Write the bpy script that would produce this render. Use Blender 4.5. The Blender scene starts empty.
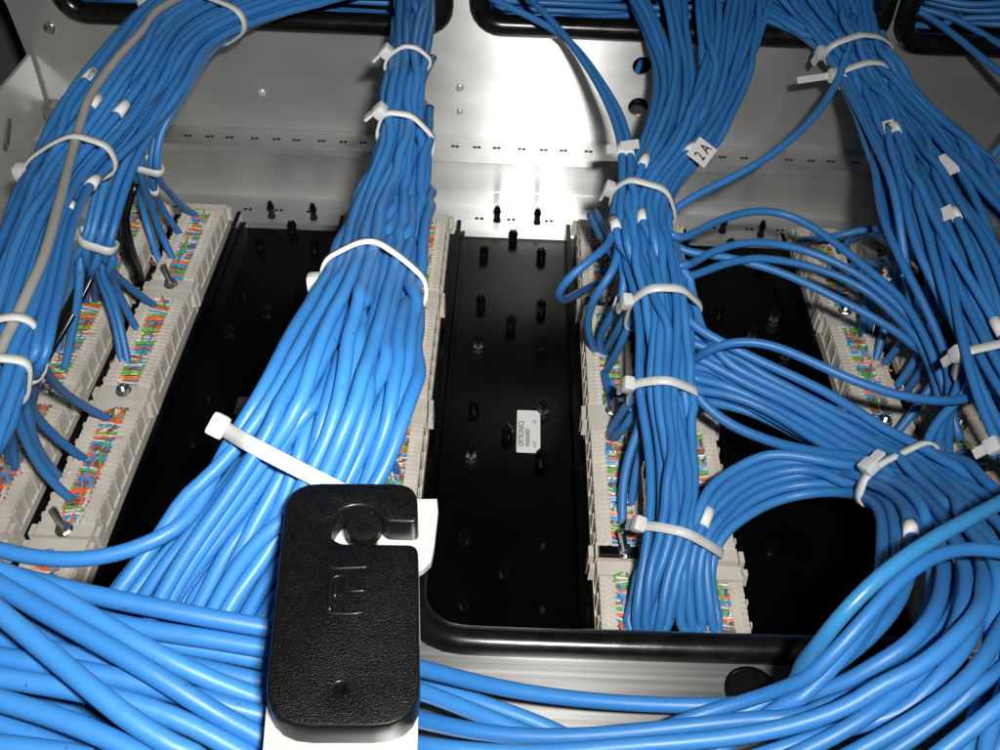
import bpy, bmesh, math, random
import numpy as np
from mathutils import Vector, Matrix

random.seed(7)
rng = np.random.default_rng(11)
sc = bpy.context.scene
C = sc.collection

# ------------------------------------------------------------------ camera
H = 0.330                                   # lens height above the black panel plates
PITCH, ROLL, FPX = math.radians(43), math.radians(2.3), 1000.0
_R = np.array([1, 0, 0.]); _U = np.array([0, math.sin(PITCH), math.cos(PITCH)]); _W = np.array([0, math.cos(PITCH), -math.sin(PITCH)])
CR = math.cos(ROLL) * _R + math.sin(ROLL) * _U
CU = -math.sin(ROLL) * _R + math.cos(ROLL) * _U
CAM = np.array([0, 0, H])
cd = bpy.data.cameras.new('camera'); cam = bpy.data.objects.new('camera', cd); C.objects.link(cam)
cd.sensor_width = 36; cd.lens = 36; cd.clip_start = 0.01; cd.clip_end = 10
cam.matrix_world = Matrix(((CR[0], CU[0], -_W[0], 0), (CR[1], CU[1], -_W[1], 0), (CR[2], CU[2], -_W[2], H), (0, 0, 0, 1)))
sc.camera = cam

# ------------------------------------------------------------------ light: a compact camera's flash, and a dim room
w = bpy.data.worlds.new('World'); sc.world = w; w.use_nodes = True
w.node_tree.nodes['Background'].inputs[0].default_value = (0.75, 0.85, 1, 1)
w.node_tree.nodes['Background'].inputs[1].default_value = 0.018
ld = bpy.data.lights.new('flash', 'AREA'); ld.shape = 'RECTANGLE'; ld.size = 0.026; ld.size_y = 0.012; ld.energy = 1.12; ld.spread = math.radians(112)
ld.color = (1.0, 0.985, 0.96)
fl = bpy.data.objects.new('flash', ld); C.objects.link(fl)
FLASH = CAM + CR * 0.040 + CU * 0.030 - _W * 0.055
fl.location = FLASH
aim = Vector((-0.065, 0.36, 0.06)) - Vector(FLASH)
fl.rotation_euler = aim.to_track_quat('-Z', 'Y').to_euler()
vs = sc.view_settings
vs.view_transform = 'Standard'; vs.look = 'None'; vs.exposure = 0; vs.gamma = 1; vs.use_curve_mapping = False

# ------------------------------------------------------------------ helpers
def ray(u, v): return _W + (u - 500) / FPX * CR + (375 - v) / FPX * CU
def pz(u, v, z):                              # photo pixel -> point at height z (mm)
    d = ray(u, v); return CAM + d * ((z / 1000 - H) / d[2])
def py(u, v, y):
    d = ray(u, v); return CAM + d * (y / 1000 / d[1])

def tag(o, label=None, cat=None, group=None, kind=None):
    if label: o['label'] = label
    if cat: o['category'] = cat
    if group: o['group'] = group
    if kind: o['kind'] = kind
    return o
def empty(name, loc=(0, 0, 0)):
    o = bpy.data.objects.new(name, None); C.objects.link(o); o.location = loc; o.empty_display_size = 0.02
    return o
def link(name, me, parent=None, loc=None):
    o = bpy.data.objects.new(name, me); C.objects.link(o)
    if parent is not None: o.parent = parent
    if loc is not None: o.location = loc
    return o
def mesh(name, V, Fc, mats, smooth=False, mi=None):
    me = bpy.data.meshes.new(name); me.from_pydata([tuple(map(float, p)) for p in V], [], Fc)
    for m in (mats if isinstance(mats, (list, tuple)) else [mats]): me.materials.append(m)
    if mi is not None: me.polygons.foreach_set('material_index', mi)
    if smooth: me.polygons.foreach_set('use_smooth', [True] * len(me.polygons))
    me.update(); return me
def from_bm(name, bm, mats, smooth=None):
    me = bpy.data.meshes.new(name); bm.to_mesh(me); bm.free()
    for m in (mats if isinstance(mats, (list, tuple)) else [mats]): me.materials.append(m)
    if smooth:
        me.polygons.foreach_set('use_smooth', [True] * len(me.polygons))
        try: me.set_sharp_from_angle(angle=math.radians(smooth))
        except Exception: pass
    me.update(); return me
class MB:                                     # collects simple solids in one mesh
    def __init__(s): s.V = []; s.F = []; s.M = []
    def add(s, V, Fc, m=0):
        k = len(s.V); s.V += [tuple(map(float, p)) for p in V]; s.F += [[i + k for i in f] for f in Fc]; s.M += [m] * len(Fc)
    def box(s, x0, x1, y0, y1, z0, z1, m=0, tx=0, ty=0):
        V = [(x0, y0, z0), (x1, y0, z0), (x1, y1, z0), (x0, y1, z0), (x0 + tx, y0 + ty, z1), (x1 - tx, y0 + ty, z1), (x1 - tx, y1 - ty, z1), (x0 + tx, y1 - ty, z1)]
        s.add(V, [[0, 3, 2, 1], [4, 5, 6, 7], [0, 1, 5, 4], [1, 2, 6, 5], [2, 3, 7, 6], [3, 0, 4, 7]], m)
    def cyl(s, c, r, h, n=12, ax=(0, 0, 1), m=0, r2=None, dome=0):
        ax = Vector(ax).normalized(); a = ax.orthogonal().normalized(); b = ax.cross(a); c = Vector(c)
        rings = [(r, 0), (r if r2 is None else r2, h)]
        if dome: rr = rings[-1][0]; rings += [(rr * .8, h + dome * .6), (rr * .4, h + dome * .93)]
        V = []
        for q, t in rings:
            for i in range(n):
                th = 2 * math.pi * i / n; V.append(c + ax * t + (a * math.cos(th) + b * math.sin(th)) * q)
        Fc = []
        for k in range(len(rings) - 1):
            for i in range(n): j = (i + 1) % n; Fc.append([k * n + i, k * n + j, (k + 1) * n + j, (k + 1) * n + i])
        Fc.append(list(range(n))[::-1]); Fc.append([(len(rings) - 1) * n + i for i in range(n)])
        s.add(V, Fc, m)
    def tube(s, P, r, n=6, m=0):
        V, Fc = tube_geo(P, r, n); s.add(V, Fc, m)
    def build(s, name, mats, smooth=False): return mesh(name, s.V, s.F, mats, smooth, s.M)

def tube_geo(P, r, n=10):
    P = np.asarray(P, float); N = len(P)
    T = np.gradient(P, axis=0); T /= np.linalg.norm(T, axis=1)[:, None] + 1e-12
    a = np.cross(T[0], [0.3, 0.2, 1.0]); a /= np.linalg.norm(a)
    A = np.zeros_like(P)
    for i in range(N):
        a = a - T[i] * (a @ T[i]); a /= np.linalg.norm(a) + 1e-12; A[i] = a
    B = np.cross(T, A)
    th = np.arange(n) * 2 * math.pi / n
    rr = np.full(N, r) if np.isscalar(r) else np.asarray(r)
    V = (P[:, None] + (A[:, None] * np.cos(th)[None, :, None] + B[:, None] * np.sin(th)[None, :, None]) * rr[:, None, None]).reshape(-1, 3)
    i = np.arange(N - 1)[:, None] * n; j = np.arange(n)[None]; k = (j + 1) % n
    Fc = np.stack([i + j, i + k, i + n + k, i + n + j], -1).reshape(-1, 4).tolist()
    Fc.append(list(range(n))[::-1]); Fc.append([(N - 1) * n + q for q in range(n)])
    return V, Fc

def spline(K, step=0.004):                    # Catmull-Rom through K, resampled
    K = np.asarray(K, float)
    if len(K) == 2: K = np.array([K[0], (K[0] + K[1]) / 2, K[1]])
    E_ = np.vstack([2 * K[0] - K[1], K, 2 * K[-1] - K[-2]])
    out = []
    for i in range(1, len(E_) - 2):
        p0, p1, p2, p3 = E_[i - 1:i + 3]
        d0, d1, d2 = [max(np.linalg.norm(q) ** 0.5, 1e-6) for q in (p1 - p0, p2 - p1, p3 - p2)]
        m1 = ((p1 - p0) / d0 - (p2 - p0) / (d0 + d1) + (p2 - p1) / d1) * d1
        m2 = ((p2 - p1) / d1 - (p3 - p1) / (d1 + d2) + (p3 - p2) / d2) * d1
        n = max(3, int(np.linalg.norm(p2 - p1) / step * 2))
        t = np.linspace(0, 1, n, endpoint=False)[:, None]
        out.append((2 * t**3 - 3 * t**2 + 1) * p1 + (t**3 - 2 * t**2 + t) * m1 + (-2 * t**3 + 3 * t**2) * p2 + (t**3 - t**2) * m2)
    Q = np.vstack(out + [K[-1:]])
    L = np.concatenate([[0], np.cumsum(np.linalg.norm(np.diff(Q, axis=0), axis=1))])
    n = max(5, int(round(L[-1] / step)) + 1); s = np.linspace(0, L[-1], n)
    return np.stack([np.interp(s, L, Q[:, k]) for k in range(3)], 1)

# ------------------------------------------------------------------ materials
def mat(name, col, rough=0.5, metal=0.0, spec=0.5, **kw):
    m = bpy.data.materials.new(name); m.use_nodes = True
    b = m.node_tree.nodes['Principled BSDF']
    b.inputs['Base Color'].default_value = (*col, 1); b.inputs['Roughness'].default_value = rough
    b.inputs['Metallic'].default_value = metal; b.inputs['Specular IOR Level'].default_value = spec
    for k, v in kw.items(): b.inputs[k].default_value = v
    return m
def noise_col(m, c1, c2, scale, stretch=(1, 1, 1), detail=4, lo=0.35, hi=0.7, rough=None, bump=0, bscale=None, coord='Object'):
    nt = m.node_tree; N = nt.nodes; L = nt.links; b = N['Principled BSDF']
    tc = N.new('ShaderNodeTexCoord'); mp = N.new('ShaderNodeMapping'); mp.inputs['Scale'].default_value = stretch
    L.new(tc.outputs[coord], mp.inputs[0])
    nz = N.new('ShaderNodeTexNoise'); nz.inputs['Scale'].default_value = scale; nz.inputs['Detail'].default_value = detail
    L.new(mp.outputs[0], nz.inputs['Vector'])
    cr = N.new('ShaderNodeValToRGB'); cr.color_ramp.elements[0].position = lo; cr.color_ramp.elements[1].position = hi
    cr.color_ramp.elements[0].color = (*c1, 1); cr.color_ramp.elements[1].color = (*c2, 1)
    L.new(nz.outputs['Fac'], cr.inputs[0]); L.new(cr.outputs[0], b.inputs['Base Color'])
    if rough:
        mr = N.new('ShaderNodeMapRange'); mr.inputs[3].default_value, mr.inputs[4].default_value = rough
        L.new(nz.outputs['Fac'], mr.inputs[0]); L.new(mr.outputs[0], b.inputs['Roughness'])
    if bump:
        n2 = N.new('ShaderNodeTexNoise'); n2.inputs['Scale'].default_value = bscale or scale; n2.inputs['Detail'].default_value = 3
        L.new(mp.outputs[0], n2.inputs['Vector'])
        bp = N.new('ShaderNodeBump'); bp.inputs['Strength'].default_value = bump; bp.inputs['Distance'].default_value = 0.0004
        L.new(n2.outputs['Fac'], bp.inputs['Height']); L.new(bp.outputs[0], b.inputs['Normal'])
    return m
def brushed(name, c1, c2, rough, aniso, metal, T=(0, 0.7, 0.7), stretch=(0.25, 6, 6), scale=60, bump=0.05):
    m = mat(name, c1, rough, metal); noise_col(m, c1, c2, scale, stretch, 6, 0.25, 0.75, bump=bump, bscale=scale * 3, rough=(rough - .05, rough + .05))
    N = m.node_tree.nodes; b = N['Principled BSDF']
    b.inputs['Anisotropic'].default_value = aniso
    cx = N.new('ShaderNodeCombineXYZ'); cx.inputs[0].default_value, cx.inputs[1].default_value, cx.inputs[2].default_value = T
    m.node_tree.links.new(cx.outputs[0], b.inputs['Tangent'])
    return m
M = {}
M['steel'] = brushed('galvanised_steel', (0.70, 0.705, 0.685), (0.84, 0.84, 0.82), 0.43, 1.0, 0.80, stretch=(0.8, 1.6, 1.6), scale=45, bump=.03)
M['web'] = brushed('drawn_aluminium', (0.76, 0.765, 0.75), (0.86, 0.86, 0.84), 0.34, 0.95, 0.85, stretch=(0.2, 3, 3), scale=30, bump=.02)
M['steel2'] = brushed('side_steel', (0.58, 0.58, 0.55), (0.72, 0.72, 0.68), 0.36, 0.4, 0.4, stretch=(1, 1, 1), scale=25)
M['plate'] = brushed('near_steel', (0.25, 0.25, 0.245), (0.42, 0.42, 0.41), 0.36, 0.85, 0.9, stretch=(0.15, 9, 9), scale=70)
M['bracket'] = brushed('bracket_steel', (0.70, 0.70, 0.68), (0.80, 0.80, 0.78), 0.40, 0.5, 0.6)
M['black'] = mat('black_painted_plate', (0.006, 0.006, 0.006), 0.33, spec=.12)
noise_col(M['black'], (0.0010, 0.0010, 0.0010), (0.0024, 0.0024, 0.0022), 30, rough=(0.17, 0.30), bump=0.05, bscale=900)
M['peg'] = mat('black_nylon', (0.003, 0.003, 0.003), 0.22)
M['trim'] = mat('black_rubber_trim', (0.006, 0.006, 0.006), 0.28)
noise_col(M['trim'], (0.003, 0.003, 0.003), (0.006, 0.006, 0.006), 120, rough=(0.14, 0.32), bump=0.08, bscale=300)
M['clip'] = mat('textured_black_plastic', (0.012, 0.012, 0.012), 0.42, spec=.16)
noise_col(M['clip'], (0.0018, 0.0018, 0.0018), (0.0035, 0.0035, 0.0035), 400, rough=(0.28, 0.40), bump=0.75, bscale=2600)
M['clipside'] = mat('smooth_black_plastic', (0.005, 0.005, 0.005), 0.33, spec=.35)
M['beige'] = mat('beige_plastic', (0.52, 0.47, 0.39), 0.45)
noise_col(M['beige'], (0.55, 0.51, 0.44), (0.64, 0.60, 0.525), 90, detail=6, bump=0.15, bscale=1200, coord='Object')
M['screw'] = mat('zinc_screw', (0.55, 0.56, 0.55), 0.28, 1.0)
M['tie'] = mat('nylon_tie', (0.60, 0.61, 0.59), 0.38, 0, 0.5)
M['tie'].node_tree.nodes['Principled BSDF'].inputs['Subsurface Weight'].default_value = 0.25
M['tie'].node_tree.nodes['Principled BSDF'].inputs['Subsurface Radius'].default_value = (0.002, 0.002, 0.002)
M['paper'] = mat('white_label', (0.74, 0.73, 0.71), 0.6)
M['paperdim'] = mat('dimmed_label', (0.16, 0.16, 0.16), 0.35, 0.4)  # same label as the middle plate's; its dim light is painted in as grey
M['ink'] = mat('black_ink', (0.02, 0.02, 0.02), 0.6)
M['red'] = mat('red_print', (0.55, 0.06, 0.05), 0.6)
M['dark'] = mat('dark_void', (0.006, 0.006, 0.006), 0.9)
M['hole'] = mat('hole_dark', (0.01, 0.01, 0.01), 0.9)
for k, c in dict(wblue=(0.05, 0.30, 0.60), worange=(0.80, 0.14, 0.03), wgreen=(0.14, 0.42, 0.06), wbrown=(0.26, 0.09, 0.04), wwhite=(0.62, 0.60, 0.54)).items():
    M[k] = mat(k, c, 0.4)
def cable_mat(name, c1, c2, rough):
    m = mat(name, c1, rough)
    nt = m.node_tree; N = nt.nodes; L = nt.links; b = N['Principled BSDF']
    oi = N.new('ShaderNodeObjectInfo'); tc = N.new('ShaderNodeTexCoord')
    nz = N.new('ShaderNodeTexNoise'); nz.inputs['Scale'].default_value = 55; nz.inputs['Detail'].default_value = 5
    L.new(tc.outputs['Object'], nz.inputs['Vector'])
    ad = N.new('ShaderNodeMath'); ad.operation = 'MULTIPLY_ADD'; ad.inputs[1].default_value = 0.45
    L.new(nz.outputs['Fac'], ad.inputs[0])
    ml = N.new('ShaderNodeMath'); ml.operation = 'MULTIPLY'; ml.inputs[1].default_value = 0.6
    L.new(oi.outputs['Random'], ml.inputs[0]); L.new(ml.outputs[0], ad.inputs[2])
    mx = N.new('ShaderNodeMix'); mx.data_type = 'RGBA'
    L.new(ad.outputs[0], mx.inputs[0]); mx.inputs[6].default_value = (*c1, 1); mx.inputs[7].default_value = (*c2, 1)
    # scuffs: sparse pale or grimy specks
    n2 = N.new('ShaderNodeTexNoise'); n2.inputs['Scale'].default_value = 420; n2.inputs['Detail'].default_value = 3
    L.new(tc.outputs['Object'], n2.inputs['Vector'])
    r2 = N.new('ShaderNodeValToRGB'); r2.color_ramp.elements[0].position = 0.69; r2.color_ramp.elements[1].position = 0.76
    L.new(n2.outputs['Fac'], r2.inputs[0])
    m2 = N.new('ShaderNodeMix'); m2.data_type = 'RGBA'; m2.inputs[7].default_value = (c1[0] * .5 + .02, c1[1] * .5 + .02, c1[2] * .5, 1)
    L.new(r2.outputs[0], m2.inputs[0]); L.new(mx.outputs[2], m2.inputs[6]); L.new(m2.outputs[2], b.inputs['Base Color'])
    mr = N.new('ShaderNodeMapRange'); mr.inputs[3].default_value = rough - .06; mr.inputs[4].default_value = rough + .14
    L.new(nz.outputs['Fac'], mr.inputs[0]); L.new(mr.outputs[0], b.inputs['Roughness'])
    n3 = N.new('ShaderNodeTexNoise'); n3.inputs['Scale'].default_value = 140; L.new(tc.outputs['Object'], n3.inputs['Vector'])
    bp = N.new('ShaderNodeBump'); bp.inputs['Strength'].default_value = 0.25; bp.inputs['Distance'].default_value = 0.0006
    L.new(n3.outputs['Fac'], bp.inputs['Height']); L.new(bp.outputs[0], b.inputs['Normal'])
    return m
M['cable'] = cable_mat('blue_cable_jacket', (0.020, 0.138, 0.39), (0.040, 0.208, 0.52), 0.41)
M['cable_grey'] = cable_mat('grey_cable_jacket', (0.26, 0.25, 0.235), (0.33, 0.32, 0.30), 0.45)
M['cable_teal'] = cable_mat('teal_cable_jacket', (0.025, 0.165, 0.38), (0.045, 0.22, 0.44), 0.24)

# ------------------------------------------------------------------ the dark inside of the cabinet
mb = MB(); mb.box(-0.8, 0.8, -0.1, 1.0, -0.062, -0.06)
o = link('cabinet_interior', mb.build('cabinet_interior', M['dark'])); tag(o, kind='structure')
mb = MB(); mb.box(-0.8, 0.8, 0.70, 0.702, -0.06, 0.8)
o = link('cabinet_back_wall', mb.build('cabinet_back_wall', M['dark'])); tag(o, kind='structure')

mb = MB(); mb.box(-0.345, -0.343, 0.15, 0.69, -0.05, 0.6)
M['sidepanel'] = mat('cabinet_side_paint', (0.16, 0.18, 0.165), .5)
o = link('cabinet_side_panel', mb.build('cabinet_side_panel', M['sidepanel'])); tag(o, kind='structure')

# ------------------------------------------------------------------ flat shapes with holes
def sheet(outer, holes, th, to3d, bevel=0):
    """outer/holes: 2D loops; to3d(a, b, t) -> 3D point, t = 0 front face, th = back face"""
    bm = bmesh.new(); loops = []
    for lp in [outer] + holes:
        vs_ = [bm.verts.new(to3d(a, b, 0)) for a, b in lp]
        loops.append([bm.edges.new((vs_[i], vs_[(i + 1) % len(vs_)])) for i in range(len(vs_))])
    bmesh.ops.triangle_fill(bm, edges=[e for l in loops for e in l], use_beauty=True, use_dissolve=False)
    bmesh.ops.recalc_face_normals(bm, faces=bm.faces)
    ex = bmesh.ops.extrude_face_region(bm, geom=list(bm.faces))
    off = Vector(to3d(0, 0, th)) - Vector(to3d(0, 0, 0))
    bmesh.ops.translate(bm, vec=off, verts=[g for g in ex['geom'] if isinstance(g, bmesh.types.BMVert)])
    bmesh.ops.recalc_face_normals(bm, faces=bm.faces)
    return bm
def rrect(x0, x1, y0, y1, r, n=6):
    out = []
    for cx, cy, a0 in ((x1 - r, y1 - r, 0), (x0 + r, y1 - r, 90), (x0 + r, y0 + r, 180), (x1 - r, y0 + r, 270)):
        for i in range(n + 1):
            a = math.radians(a0 + 90 * i / n); out.append((cx + r * math.cos(a), cy + r * math.sin(a)))
    return out
def disc(cx, cy, r, n=16): return [(cx + r * math.cos(2 * math.pi * i / n), cy + r * math.sin(2 * math.pi * i / n)) for i in range(n)]

# ------------------------------------------------------------------ rack frame
YF, YW, YP, ZL, ZU = 0.466, 0.493, 0.512, 0.005, 0.038
rack = empty('rack_frame', (0, YW, 0)); tag(rack, 'bare metal rack frame with hole rows and black edged cable slots behind everything', 'rack frame')
def rk(name, me): 
    o = link(name, me, rack); o.matrix_parent_inverse = Matrix.Translation((0, -YW, 0)); return o
mb = MB(); mb.box(-0.30, 0.42, YF, YW, ZL - 0.0025, ZL); rk('rail_flange', mb.build('rail_flange', M['steel']))
mb = MB(); mb.box(-0.30, 0.42, YW, YW + 0.002, ZL - 0.01, ZU - 0.002)
mb.box(-0.30, 0.42, YW - 0.0005, YW - 0.0002, ZL + 0.0085, ZL + 0.0089)
rk('rail_web', mb.build('rail_web', M['web']))
mb = MB(); mb.box(-0.30, 0.42, YW - 0.0015, YP - 0.0005, ZU - 0.002, ZU); rk('upper_flange', mb.build('upper_flange', M['steel']))
def wx(u, v): p = py(u, v, YP * 1000); return p[0], p[2]
s1a = wx(62, 0)[0]; s1b = wx(443, 0)[0]; s1z = wx(300, 22)[1]
s2a = wx(480, 0)[0]; s2b = wx(884, 10)[0]; s3a = wx(905, 20)[0]
SLOT = [rrect(s1a, s1b, s1z, 0.175, 0.012), rrect(s2a, s2b, wx(560, 30)[1] + .001, 0.175, 0.012), rrect(s3a, s3a + 0.20, wx(960, 46)[1], 0.175, 0.012)]
h1 = wx(642, 66); h2 = wx(638, 107)
bm = sheet([(-0.262, ZU - 0.0005), (0.42, ZU - 0.0005), (0.42, 0.21), (-0.30, 0.21), (-0.268, 0.105)],
           SLOT + [disc(h1[0], h1[1], 0.0052), disc(h2[0], h2[1], 0.0056)], 0.0016, lambda a, b, t: (a, YP + t, b))
rk('slotted_plate', from_bm('slotted_plate', bm, M['steel']))
for S in SLOT:                                   # rubber edging: closed tube flattened round the slot rim
    P = [np.array([a, YP + 0.0006, b]) for a, b in S]; P = np.array(P + P[:2])
    V, Fc = tube_geo(P, 0.0058, 12); V = np.array(V)
    c = np.array([np.mean([a for a, b in S]), 0, np.mean([b for a, b in S])])
    rk('slot_edging', mesh('slot_edging', V, Fc[:-2], M['trim'], True))
# small fixings on the plate
for (u, v, r, kind) in ((460, 87, .0022, 'rivet'), (460, 111, .0018, 'rivet'), (262, 92, .0022, 'rivet'), (50, 28, .0034, 'screw_head')):
    x, z = wx(u, v); mb = MB(); mb.cyl((x, YP - 0.0002, z), r, 0.0006, 14, (0, -1, 0), dome=0.0008)
    rk(kind, mb.build(kind, M['screw'] if kind == 'screw_head' else M['steel2'], True))
mb = MB(); x, z = wx(637, 113); mb.cyl((x, YP + 0.006, z - 0.001), 0.0052, 0.005, 16, (0, -1, 0)); rk('bolt_end', mb.build('bolt_end', M['screw']))
# rows of paired holes (dark recessed pits) on both flanges
def pits(name, y, z, us, sp):
    k = 0
    mb = MB(); x = -0.245
    while x < 0.36:
        for dx in (-sp, sp):
            r = 0.0011
            mb.cyl((x + dx, y + random.uniform(-.0002, .0002), z - 0.0007), r, 0.0009, 10)
        x += us[k % len(us)]; k += 1
    o = rk(name, mb.build(name, M['hole'])); o['kind'] = 'stuff'
pits('hole_row', YF + 0.013, ZL, (0.0182, 0.0216, 0.0176), 0.0014)
pits('upper_hole_row', YW + 0.008, ZU, (0.0112, 0.0142, 0.0124), 0.0012)
# bright lower lip of the upper flange's pits and front edge of the flange
mb = MB(); mb.box(-0.30, 0.42, YF - 0.0014, YF - 0.0002, ZL - 0.006, ZL + 0.0012); rk('flange_lip', mb.build('flange_lip', M['steel']))
mb = MB(); mb.box(-0.30, 0.42, YW - 0.0022, YW - 0.0016, ZU - 0.004, ZU + 0.0006); rk('upper_lip', mb.build('upper_lip', M['steel']))

# side wall of the rack at the left with its corner bolt
XS = -0.262
side = empty('rack_side_wall', (XS, 0.4, 0)); tag(side, 'grey metal side wall of the rack at the upper left corner, with a hex bolt', 'side wall')
def sd(name, me):
    o = link(name, me, side); o.matrix_parent_inverse = Matrix.Translation((-XS, -0.4, 0)); return o
bm = sheet([(0.12, -0.02), (0.509, -0.02), (0.509, 0.079), (0.45, 0.079), (0.30, 0.088), (0.12, 0.088)], [], 0.002, lambda a, b, t: (XS - t, a, b))
sd('wall_sheet', from_bm('wall_sheet', bm, M['steel2']))
mb = MB(); mb.box(XS + 0.0005, -0.219, 0.12, YF - 0.002, 0.002, 0.004); sd('side_flange', mb.build('side_flange', M['steel2']))
hx = py(57, 111, 500); mb = MB()
mb.cyl(hx, 0.0075, 0.0016, 24, (0, -1, 0)); mb.cyl(hx + np.array([0.0005, -0.0016, -0.0]), 0.0058, 0.005, 6, (0, -1, 0)); mb.cyl(hx + np.array([0.0005, 0.0, 0.0]), 0.0035, -0.014, 10, (0, -1, 0))
sd('hex_bolt', mb.build('hex_bolt', M['screw']))
q = py(8, 132, 440); mb = MB(); mb.tube([q + np.array([-.004, 0.012, 0]), q + np.array([.004, -0.012, 0])], 0.0012, 6); sd('slit', mb.build('slit', M['screw']))

# ------------------------------------------------------------------ patch panels
SW, GAP, BL, ZT = 0.0232, 0.0096, 0.076, 0.0225
COLS = ['wblue', 'worange', 'wgreen', 'wbrown']
def block_mesh():
    mb = MB()
    mb.box(0, SW, 0.0006, BL - 0.0006, 0.006, 0.0125)                      # base
    for y0, y1 in ((0.0006, 0.0075), (BL - 0.0075, BL - 0.0006)):
        mb.box(0.0003, SW - 0.0003, y0, y1, 0.012, 0.0215, tx=.0004, ty=.0004)
        mb.cyl((SW / 2 - .004, (y0 + y1) / 2, .0210), .0006, .0007, 8); mb.cyl((SW / 2 + .005, (y0 + y1) / 2, .0210), .0006, .0007, 8)
    n = 25; p = (BL - 0.0156) / n
    for x0, x1, out in ((0.0008, 0.0078, -1), (0.0158, SW - 0.0008, 1)):
        mb.box(x0, x1, 0.0076, BL - 0.0076, 0.012, 0.0208, tx=.0003)
        for i in range(n):
            y = 0.0078 + i * p
            xa, xb = x0 + .0003, x1 - .0003; inn = out < 0
            o0, o1 = (xa, xa + .0026) if inn else (xb - .0026, xb)
            i0, i1 = (xb - .0030, xb) if inn else (xa, xa + .0030)
            mb.box(o0, o1, y + .0001, y + p - .0003, 0.0207, ZT - .0003, tx=.0002, ty=.0003)
            mb.box(i0, i1, y + .0001, y + p - .0004, 0.0207, ZT, tx=.0002, ty=.0006)
            if i % 4 == 1:
                e = x0 if out < 0 else x1
                mb.box(min(e, e + out * .0006), max(e, e + out * .0006), y, y + p * .8, 0.010, 0.0215)
        mb.box(x0 + .0026, x1 - .0026, 0.0080, BL - .0080, .0207, .0217)
    for sgn in (-1, 1):                                                    # hook tabs at the pads
        xe = 0 if sgn < 0 else SW
        a, b = (xe - .0022, xe + .0003) if sgn < 0 else (xe - .0003, xe + .0022)
        mb.box(a, b, 0.0012, 0.0068, 0.010, 0.0208, tx=.0003, ty=.0004)
        mb.box(a, b, BL - 0.0045, BL - 0.0012, 0.014, 0.0208, tx=.0003, ty=.0004)
    return mb.build('punch_down_block', M['beige'])
def wires_mesh(seed):
    r_ = random.Random(seed); mb = MB(); p = (BL - 0.0160) / 24
    for i in range(24):
        y = 0.0084 + (i + .5) * p; pair = i % 4; sl = r_.uniform(-.0022, .0022); lift = r_.uniform(0, .0012)
        for q, m in ((-.26, pair), (.26, 4 if r_.random() < .45 else pair)):
            yy = y + q * p; e = r_.uniform(-.0004, .0004)
            if r_.random() < .12: continue
            a = np.array([.0070, yy + e, .0216]); b = np.array([.0166, yy + sl + e, .0216])
            mb.tube(spline([a, np.array([.0090, yy + sl * .2, .0205 + lift]), np.array([.0118, yy + sl * .5 + e, .0208 + lift]), np.array([.0146, yy + sl * .8, .0206 + lift * .6]), b], .0022), .00062, 5, m)
        for _ in range(2) if r_.random() < .6 else ():                                            # a stray strand lying along the channel
            x = r_.uniform(.0085, .0150); mb.tube(spline([np.array([x, y - .004, .0205]), np.array([x + r_.uniform(-.002, .002), y, .0224]), np.array([x + r_.uniform(-.003, .003), y + .004, .0205])], .002), .00055, 5, r_.randrange(5))
    mb.box(.0081, .0155, .0080, BL - .0080, .0121, .0190, 5)            # pale blue insert under the wires
    return mb.build('conductors', [M[k] for k in COLS] + [M['wwhite'], M['insert']], False)
M['insert'] = mat('pale_blue_insert', (0.16, 0.40, 0.58), .5)
BM = block_mesh(); WM = [wires_mesh(s) for s in range(5)]
def screw_mesh(h, lean):
    mb = MB(); mb.cyl((0, 0, 0), .0034, .0006, 14); mb.cyl((0, 0, .0006), .0029, .0017, 6)
    ax = Vector((lean[0], lean[1], 1)); mb.cyl((0, 0, .002), .0014, h, 8, ax, dome=.0004)
    return mb.build('screw', M['screw'])
SM = [screw_mesh(.0015, (0, 0)), screw_mesh(.009, (-.25, .2)), screw_mesh(.004, (.2, .3))]
PAIRX = [-0.2085, -0.0865, 0.0385, 0.1570]
YB = [0.155, 0.231, 0.307, 0.383]
PLAB = ['black patch panel with two beige wire block strips at the far left',
        'black patch panel with beige wire blocks mostly hidden behind the thick centre cable bundle',
        'black patch panel with beige wire blocks right of the white product label',
        'black patch panel with beige wire blocks under the tangle at the right edge']
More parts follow.
